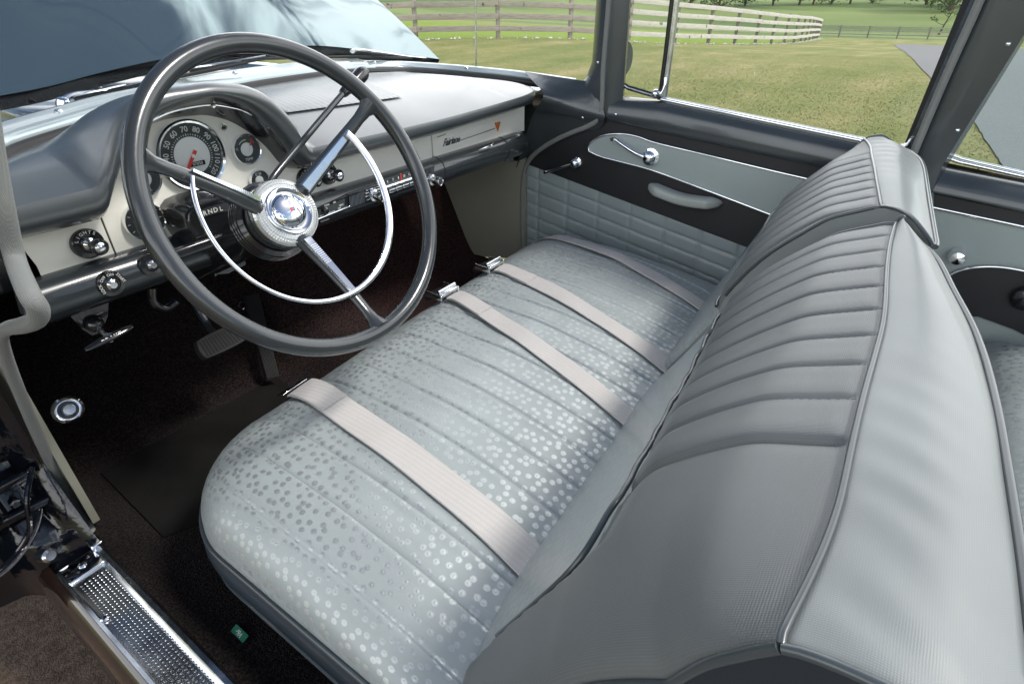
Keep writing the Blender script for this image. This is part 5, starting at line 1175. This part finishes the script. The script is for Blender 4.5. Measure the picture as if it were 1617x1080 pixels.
# ================================================================== LAP BELTS (loose, lying on the bench)
def belt(name_label, front, back, width, over, sag, buckle, seed):
    """a flat woven strap that lies along the cushion; front/back = (x, y) of the middle line"""
    rnd = random.Random(seed)
    mb = MB(); rows = []; n = 70; fx, fy = front; bx, by = back
    for i in range(n + 1):
        t = i / n; x = lerp(bx, fx, t) + 0.004 * math.sin(t * 5 + seed); y = lerp(by, fy, t)
        row = []
        for j, (u, h) in enumerate(((-1, 0.0), (-0.97, 0.0022), (-0.5, 0.0028), (0, 0.003), (0.5, 0.0028), (0.97, 0.0022), (1, 0.0), (0, -0.0002))):
            xx = x + u * width / 2; z = seat_z(xx, y, False) if y < YF + shy(xx) else ZE
            zc = seat_z(x, y, False)
            lift = 0.0042 + 0.004 * max(0, math.sin(t * 7 + seed)) * (0.5 + 0.5 * u * (1 if seed % 2 else -1)) + over * max(0, (t - 0.88) / 0.12) ** 2
            row.append(V((xx, y, max(z, zc - .004) + h + lift)))
        rows.append(row)
    if over:
        pass
    mb.grid(rows, close_u=True, cap0=True, cap1=True)
    root = empty('lap_belt', (0, 0, 0)); tag(root, name_label, 'seat belt', 'pale webbing lap belts across the front bench')
    mb.build('strap', M['webbing'], root, smooth=40)
    # stitched double end
    mb = MB(); e = rows[-1]; k = rows[-9]
    mb.grid([[p + V((0, 0, 0.0018)) for p in r[1:6]] for r in rows[-16:-1]]); mb.build('sewn_end', M['webbing'], root, smooth=40)
    end = V((fx, fy, rows[-1][3].z))
    if buckle:
        mb = MB(); dr = V((fx - bx, fy - by, 0)).normalized(); sd = V((1, 0, 0)); c = end + V((0, 0.012, 0.004))
        mb.box(c, (width * 1.22, 0.016, 0.011), ex=sd, ey=dr, bev=0.004)
        mb.box(c + V((-width * .62, 0.018, -0.004)), (0.005, 0.05, 0.016), ex=sd, ey=dr, bev=0.002); mb.box(c + V((width * .62, 0.018, -0.004)), (0.005, 0.05, 0.016), ex=sd, ey=dr, bev=0.002)
        mb.tube([c + V((-width * .60, 0.006, 0.007)), c + V((width * .60, 0.006, 0.007))], 0.0055, 12)
        mb.build('buckle', M['chrome'], root, smooth=40)
        mb = MB(); mb.box(c + V((0, 0.032, -0.012)), (width * 1.15, 0.050, 0.014), ex=sd, ey=V((0, 1, -0.45)), bev=0.004); mb.build('buckle_cover', M['black_matt'], root, smooth=40)
    else:
        mb = MB(); mb.box(end + V((-0.006, 0.014, -0.004)), (width * 1.05, 0.022, 0.002), ex=(1, 0.1, 0), ey=(0, 1, -0.5), bev=0.0008); mb.build('tongue', M['chrome'], root, smooth=30)
    return root
belt('pale lap belt nearest the open driver door, thin metal tongue at its front end', (-0.372, 0.832), (-0.437, 0.215), 0.056, 0.004, 0, False, 1)
belt('pale webbing lap belt with a chrome buckle, second from the driver side', (0.052, 0.800), (-0.085, 0.225), 0.050, 0.002, 0, True, 2)
belt('pale webbing lap belt with a chrome buckle, second from the far passenger door', (0.242, 0.800), (0.128, 0.235), 0.050, 0.002, 0, True, 3)
belt('pale lap belt farthest away, beside the passenger door, with no buckle showing', (0.555, 0.885), (0.440, 0.275), 0.050, 0.000, 0, False, 4)
# green care tag hanging at the seat side, above the floor
mb = MB(); tcn = hit(380, 1003) + V((0, 0, 0.006)); mb.box(tcn, (0.012, 0.034, 0.0010), ex=(1, 0, 0.35), ey=(0.1, 1, 0), mi=0); mb.text('V6r', 0.0105, tcn + V((-0.0004, 0, 0.0008)), (0.1, 1, 0), (-1, 0.1, -0.35), 1, ext=0.0003, shear=.2)
tg = mb.build('paper_tag', [M['green_tag'], M['white_ink']], None); tag(tg, 'small green tag with white scribble lying on the carpet beside the driver seat base', 'tag')

# ================================================================== OUTSIDE
def H(x, y):
    r = math.hypot(x, y); z = 0.0
    z = sinterp([(0, 0), (9, 0.0), (14, 0.05), (20, -0.18), (28, -0.55), (36, -0.90), (53, -1.55), (75, -2.5), (100, -3.5), (120, -3.9)], x)
    z += 0.018 * max(0, min(7, y - 4)) * smooth01((x - 6) / 6) * (1 - smooth01((x - 16) / 6))
    z -= 0.012 * max(0, min(40, -y)) * smooth01((x - 20) / 60)
    if r > 112: z += 0.040 * (r - 112) * smooth01((r - 112) / 40) 
    if r > 300: z += 0.05 * (r - 300)
    if x > 15: z += 0.05 * noise.noise(V((x * .05, y * .05, 0))) * smooth01((x - 15) / 30) * 2
    z += 0.02 * max(0, y - 16) * smooth01((x - 5) / 12) if y > 16 else 0
    return z
def ghit(a, b, up=0.0):
    d = ray(a, b).normalized(); t = 2.0
    while t < 700:
        p = CAM + d * t
        if p.z < H(p.x, p.y) + up: return p
        t += 0.01 + t * 0.002
    return p
# fence line (passes the far side of the lawn)
FL = [V((-24.0, 33.0, 0)), V((4.0, 17.2, 0)), V((12.4, 12.6, 0)), V((14.0, 11.3, 0)), V((16.3, 9.8, 0)), V((20.3, 8.2, 0)), V((25.0, 7.3, 0)), V((30.0, 6.85, 0)), V((36.0, 6.75, 0)), V((44.0, 7.3, 0)), V((53.0, 8.3, 0))]
FC = cat(FL, 24)
def fence_side(x, y):
    """>0 beyond the fence"""
    best = None
    for a, b in zip(FL, FL[1:]):
        if a.x <= x <= b.x: t = (x - a.x) / (b.x - a.x); return y - lerp(a.y, b.y, t)
    return (y - 33) if x < -24 else (y - 8.3 - (x - 53) * .12)
mb = MB(); rows = []; crop = []
nr, na = 150, 260
radii = [0.0] + [2.0 * (1.0405 ** k) for k in range(nr)]
for r in radii:
    row = []
    for k in range(na):
        a = 2 * math.pi * k / na; x, y = r * math.cos(a), r * math.sin(a); row.append(V((x, y, H(x, y)))); crop.append(smooth01(fence_side(x, y) / 1.0) * (1 - smooth01((r - 55) / 20)) if x > -30 else 0.0)
    rows.append(row)
mb.grid(rows, close_u=True)
ground = mb.build('ground', M['grass'], None, smooth=80); tag(ground, kind='structure')
at_ = ground.data.attributes.new('crop', 'FLOAT', 'POINT'); at_.data.foreach_set('value', crop)
# asphalt drive
def drape(pl, pr, nseg, name, m, z0, wobble=0.0, nw=6):
    L_ = cat(pl, nseg); Rr = cat(pr, nseg); rws = []
    for i, (a, b) in enumerate(zip(L_, Rr)):
        r = []
        for k in range(nw + 1):
            p = a.lerp(b, k / nw)
            if k in (0, nw): p = p + V((0, wobble * noise.noise(V((i * .9, k, 0))), 0))
            r.append(V((p.x, p.y, H(p.x, p.y) + z0)))
        rws.append(r)
    m_ = MB(); m_.grid(rws); o = m_.build(name, m, None, smooth=80); tag(o, kind='structure'); return o
le_px = [(1600, 300), (1578, 258), (1555, 222), (1532, 187), (1500, 155), (1470, 125), (1441, 94), (1424, 80), (1411, 70)]
LE = [ghit(a, b) for a, b in le_px]
far = ghit(1411, 69)
RE = []
for p in LE: RE.append(V((p.x, p.y - 3.2 - 0.09 * p.x, 0)))
drape([V((1.6, -0.8, 0))] + LE, [V((1.6, -4.2, 0))] + RE, 8, 'driveway', M['asphalt'], 0.012, 0.012, 8)
drape([V((-6, 3.6, 0)), V((-2.0, 3.6, 0)), V((-0.7, 3.5, 0)), V((1.25, 3.4, 0))], [V((-6, -4, 0)), V((-2, -4, 0)), V((-0.7, -4, 0)), V((1.25, -4, 0))], 6, 'gravel_parking', M['gravel'], 0.008, 0.0, 4)
# short grass blades on the lawn nearest the car
mb = MB(); rg = random.Random(3); vs = []; fs = []
for i in range(95000):
    u = rg.random(); r = 3.2 + 13.0 * u ** 1.15; a = R(rg.uniform(-9, 62)); x, y = r * math.cos(a), r * math.sin(a)
    fsd = fence_side(x, y)
    # keep off the drive
    if y < 0.8:
        if x > 5.5 and y < interp([(5.5, -0.68), (7.9, -0.5), (12, 0.04), (16, 0.5)], x) : continue
        if x <= 5.5 and y < -0.75: continue
    if x < 1.4: continue
    h = rg.uniform(0.006, 0.020) * (1 - .6 * smooth01((r - 8) / 8)) * (1.8 if abs(fsd) < 0.25 else 1); w = rg.uniform(0.002, 0.004) * (1 + r * .08); t = rg.uniform(0, math.pi); dx, dy = math.cos(t) * w, math.sin(t) * w; lx, ly = rg.uniform(-.03, .03), rg.uniform(-.03, .03); z = H(x, y) - 0.004
    k = len(vs); vs += [(x - dx, y - dy, z), (x + dx, y + dy, z), (x + lx, y + ly, z + h)]; fs.append((k, k + 1, k + 2))
mb.add(vs, fs); g = mb.build('grass', M['grass'], None, smooth=0)
g.data.polygons.foreach_set('use_smooth', [True] * len(g.data.polygons)); g.data.normals_split_custom_set_from_vertices([(noise.noise(V(v)) * .3, 0, 1) for v in vs]); tag(g, kind='stuff')
# ------------------------------------------------------------------ plank fence
def arclen(P):
    s = [0.0]
    for a, b in zip(P, P[1:]): s.append(s[-1] + (b - a).length)
    return s
def along(P, S, d):
    d = max(0, min(S[-1] - 1e-6, d)); i = next(k for k in range(len(S) - 1) if S[k + 1] > d); t = (d - S[i]) / (S[i + 1] - S[i]); return P[i].lerp(P[i + 1], t)
FS = arclen(FC)
base = FC[60]; base = V((base.x, base.y, H(base.x, base.y)))
fence = empty('plank_fence', base); tag(fence, 'long four-rail weathered plank fence curving along the far side of the lawn', 'fence')
SP_ = 2.45; nb = int(FS[-1] / SP_)
def onf(d, z=0.0): p = along(FC, FS, d); return V((p.x, p.y, H(p.x, p.y) + z)) - base
rgf = random.Random(5)
for k in range(nb + 1):
    p = onf(k * SP_ + 0.2); q = onf(k * SP_ + 0.4); d = (q - p); d.z = 0; d.normalize(); nrm = V((-d.y, d.x, 0))
    mb = MB(); mb.box(p + nrm * 0.07 + V((0, 0, 0.60)), (0.11, 0.11, 1.40), ex=(d.x, d.y, 0), ey=nrm, bev=0.006)
    mb.build('post', M['plank'] if p.x + base.x < 19 else M['plank_dark'], fence, smooth=30)
for k in range(nb):
    for zi in range(4):
        z = 0.19 + 0.31 * zi + 0.075; a = onf(k * SP_ + 0.2 + 0.003, z + rgf.uniform(-.012, .012)); b = onf((k + 1) * SP_ + 0.2 - 0.003, z + rgf.uniform(-.012, .012)); d = (b - a); L_ = d.length; d.normalize(); nrm = V((-d.y, d.x, 0)).normalized()
        mb = MB(); mb.box((a + b) / 2 - nrm * 0.004, (L_, 0.035, 0.145), ex=d, ey=nrm, bev=0.003)
        mb.build('rail', M['plank'] if a.x + base.x < 18 else M['plank_sunlit'], fence, smooth=30)
# pale stones along the foot of the fence
mb = MB(); rs = random.Random(9)
for k in range(420):
    d = rs.uniform(28, FS[-1]); p = along(FC, FS, d); x, y = p.x + rs.uniform(-.15, .15), p.y - 0.18 + rs.uniform(-.14, .14); s = rs.uniform(0.03, 0.075); c = V((x, y, H(x, y) + s * .3))
    ps = [c + V((rs.uniform(.6, 1) * s * a_, rs.uniform(.6, 1) * s * b_, rs.uniform(.5, .8) * s * c_)) for a_, b_, c_ in ((1, 0, 0), (0, 1, 0), (-1, 0, 0), (0, -1, 0), (0, 0, 1), (0, 0, -1))]
    mb.add(ps, [(0, 1, 4), (1, 2, 4), (2, 3, 4), (3, 0, 4), (1, 0, 5), (2, 1, 5), (3, 2, 5), (0, 3, 5)])
o = mb.build('stones', M['stone'], None, smooth=0); tag(o, kind='stuff')
# ------------------------------------------------------------------ far three-rail fence beside the drive
fp = [ghit(a, b) for a, b in ((1330, 67), (1365, 70), (1411, 71), (1450, 73), (1500, 75), (1560, 78), (1617, 80), (1700, 84))]
fp = [p if p.x < 140 else V((120, p.y, 0)) for p in fp]
xf = 84.0; FP = [V((xf + 0.4 * k, 14 - 3.0 * k, 0)) for k in range(16)]
b2 = V((FP[6].x, FP[6].y, H(FP[6].x, FP[6].y))); ff = empty('rail_fence', b2); tag(ff, 'low three-rail grey fence at the far end of the drive, below the green hill', 'fence')
def g2(p, z): return V((p.x, p.y, H(p.x, p.y) + z)) - b2
for i, p in enumerate(FP):
    mb = MB(); mb.box(g2(p, 0.6), (0.14, 0.14, 1.3), bev=0.01); mb.build('post', M['plank_dark'], ff, smooth=30)
    if i:
        for z in (0.35, 0.75, 1.15):
            a, b = g2(FP[i - 1], z), g2(p, z); d = (b - a); mb = MB(); mb.box((a + b) / 2, (d.length, 0.05, 0.13), ex=d, ey=(1, 0, 0)); mb.build('rail', M['plank'], ff, smooth=0)
# ------------------------------------------------------------------ trees
def make_tree(name, base, h, cw, seed, label, group, dens=1.0, trunk_h=0.30, sparse=False):
    rt = random.Random(seed); root = empty(name, base); tag(root, label, 'tree', group)
    mb = MB(); tops = []
    lean = V((rt.uniform(-.05, .05), rt.uniform(-.05, .05), 1)).normalized() if not sparse else V((0.05, -0.22, 1)).normalized()
    P = [lean * (h * 0.75 * k / 6) + V((rt.uniform(-1, 1), rt.uniform(-1, 1), 0)) * h * 0.008 for k in range(7)]
    mb.tube(P, [h * 0.026 * (1 - 0.8 * k / 6) for k in range(7)], 8)
    for k in range(16 if not sparse else 12):
        t = rt.uniform(trunk_h, 1.0); o = lean * (h * .75 * t); a = rt.uniform(0, 2 * math.pi); l = cw * rt.uniform(.3, .55) * (1.1 - 0.5 * t); e = o + V((math.cos(a) * l, math.sin(a) * l, l * rt.uniform(.3, .9))); mb.tube([o, o.lerp(e, .5) + V((0, 0, -.02 * h)), e], [h * .009, h * .006, h * .003], 5); tops.append(e)
    mb.build('trunk', M['bark'], root, smooth=40)
    mb = MB(); vs = []; fs = []
    cl = []
    for k in range(int((46 if not sparse else 16) * dens)):
        for _ in range(40):
            p = V((rt.uniform(-1, 1), rt.uniform(-1, 1), rt.uniform(-1, 1)))
            if p.length < 1 and p.length > 0.25: break
        c = V((p.x * cw * .46, p.y * cw * .46, h * (trunk_h + (1 - trunk_h) * .5) + p.z * h * (1 - trunk_h) * .47)) + lean * 0
        if sparse: c = tops[k % len(tops)] + V((rt.uniform(-1, 1), rt.uniform(-1, 1), rt.uniform(-.5, 1))) * cw * .07
        cl.append((c, cw * rt.uniform(.10, .20) * (0.6 if sparse else 1)))
    for c, s in cl:
        for q in range(34 if not sparse else 22):
            d = V((rt.gauss(0, 1), rt.gauss(0, 1), rt.gauss(0, .8))).normalized() * s * rt.uniform(.45, 1.05); o = c + d; ls = h * rt.uniform(.018, .034); a = V((rt.gauss(0, 1), rt.gauss(0, 1), rt.gauss(0, 1))).normalized() * ls; b = V((rt.gauss(0, 1), rt.gauss(0, 1), rt.gauss(0, 1))).normalized() * ls
            k = len(vs); vs += [o - a, o + b * .6, o + a, o - b * .6]; fs.append((k, k + 1, k + 2, k + 3))
    mb.add(vs, fs); mb.build('crown', M['leaf'], root, smooth=0); return root
def copy_thing(root, loc, s, rz, label):
    c = root.copy(); COL.objects.link(c); c.location = loc; c.scale = (s, s, s); c.rotation_euler = (0, 0, rz); c['label'] = label
    for ch in root.children:
        d = ch.copy(); COL.objects.link(d); d.parent = c
    return c
def gp(a, b):
    p = ghit(a, b); return V((p.x, p.y, H(p.x, p.y)))
G_ = 'dark trees along the foot of the hill field'
t0 = make_tree('field_tree', gp(1220, 9), 12, 10, 11, 'single round dark tree on the hill, right of the bushy clump above the pale fence', G_, trunk_h=0.02)
t1 = make_tree('field_tree', gp(1135, 15), 12.0, 15, 12, 'broad bushy dark tree standing just above the pale fence', G_, trunk_h=0.0)
t2 = make_tree('field_tree', gp(1500, 18), 18.0, 20.0, 13, 'large dark tree mass at the edge of the centre pillar', G_, 1.5, trunk_h=0.0)
copy_thing(t0, gp(1262, 9), 0.95, 1.0, 'first of the pair of dark trees close together on the hill')
copy_thing(t0, gp(1284, 8), 0.9, 2.1, 'second, right-hand one of the pair of dark trees on the hill')
copy_thing(t1, gp(1312, 8), 0.75, 0.7, 'low wide dark tree midway along the hill row')
copy_thing(t0, gp(1342, 7), 0.9, 3.1, 'small dark tree in the gap before the last bushes of the hill row')
copy_thing(t1, gp(1378, 6), 0.7, 2.7, 'last low bush of the hill row before the big dark mass')
copy_thing(t1, gp(1176, 10), 0.8, 1.7, 'dark bush between the broad clump and the single round tree')
copy_thing(t2, gp(1462, 8), 0.7, 1.1, 'medium dark tree left of the large mass near the centre pillar')
copy_thing(t1, gp(1090, 8), 0.8, 0.4, 'dark bush seen over the fence just right of the vent window bar')
copy_thing(t2, gp(1545, 10), 0.8, 2.2, 'dark tree largely hidden behind the centre pillar')
make_tree('sapling', gp(1482, 56), 5.6, 4.4, 21, 'thin leaning sapling with sparse leaves on the green slope beside the centre pillar', None, sparse=True)
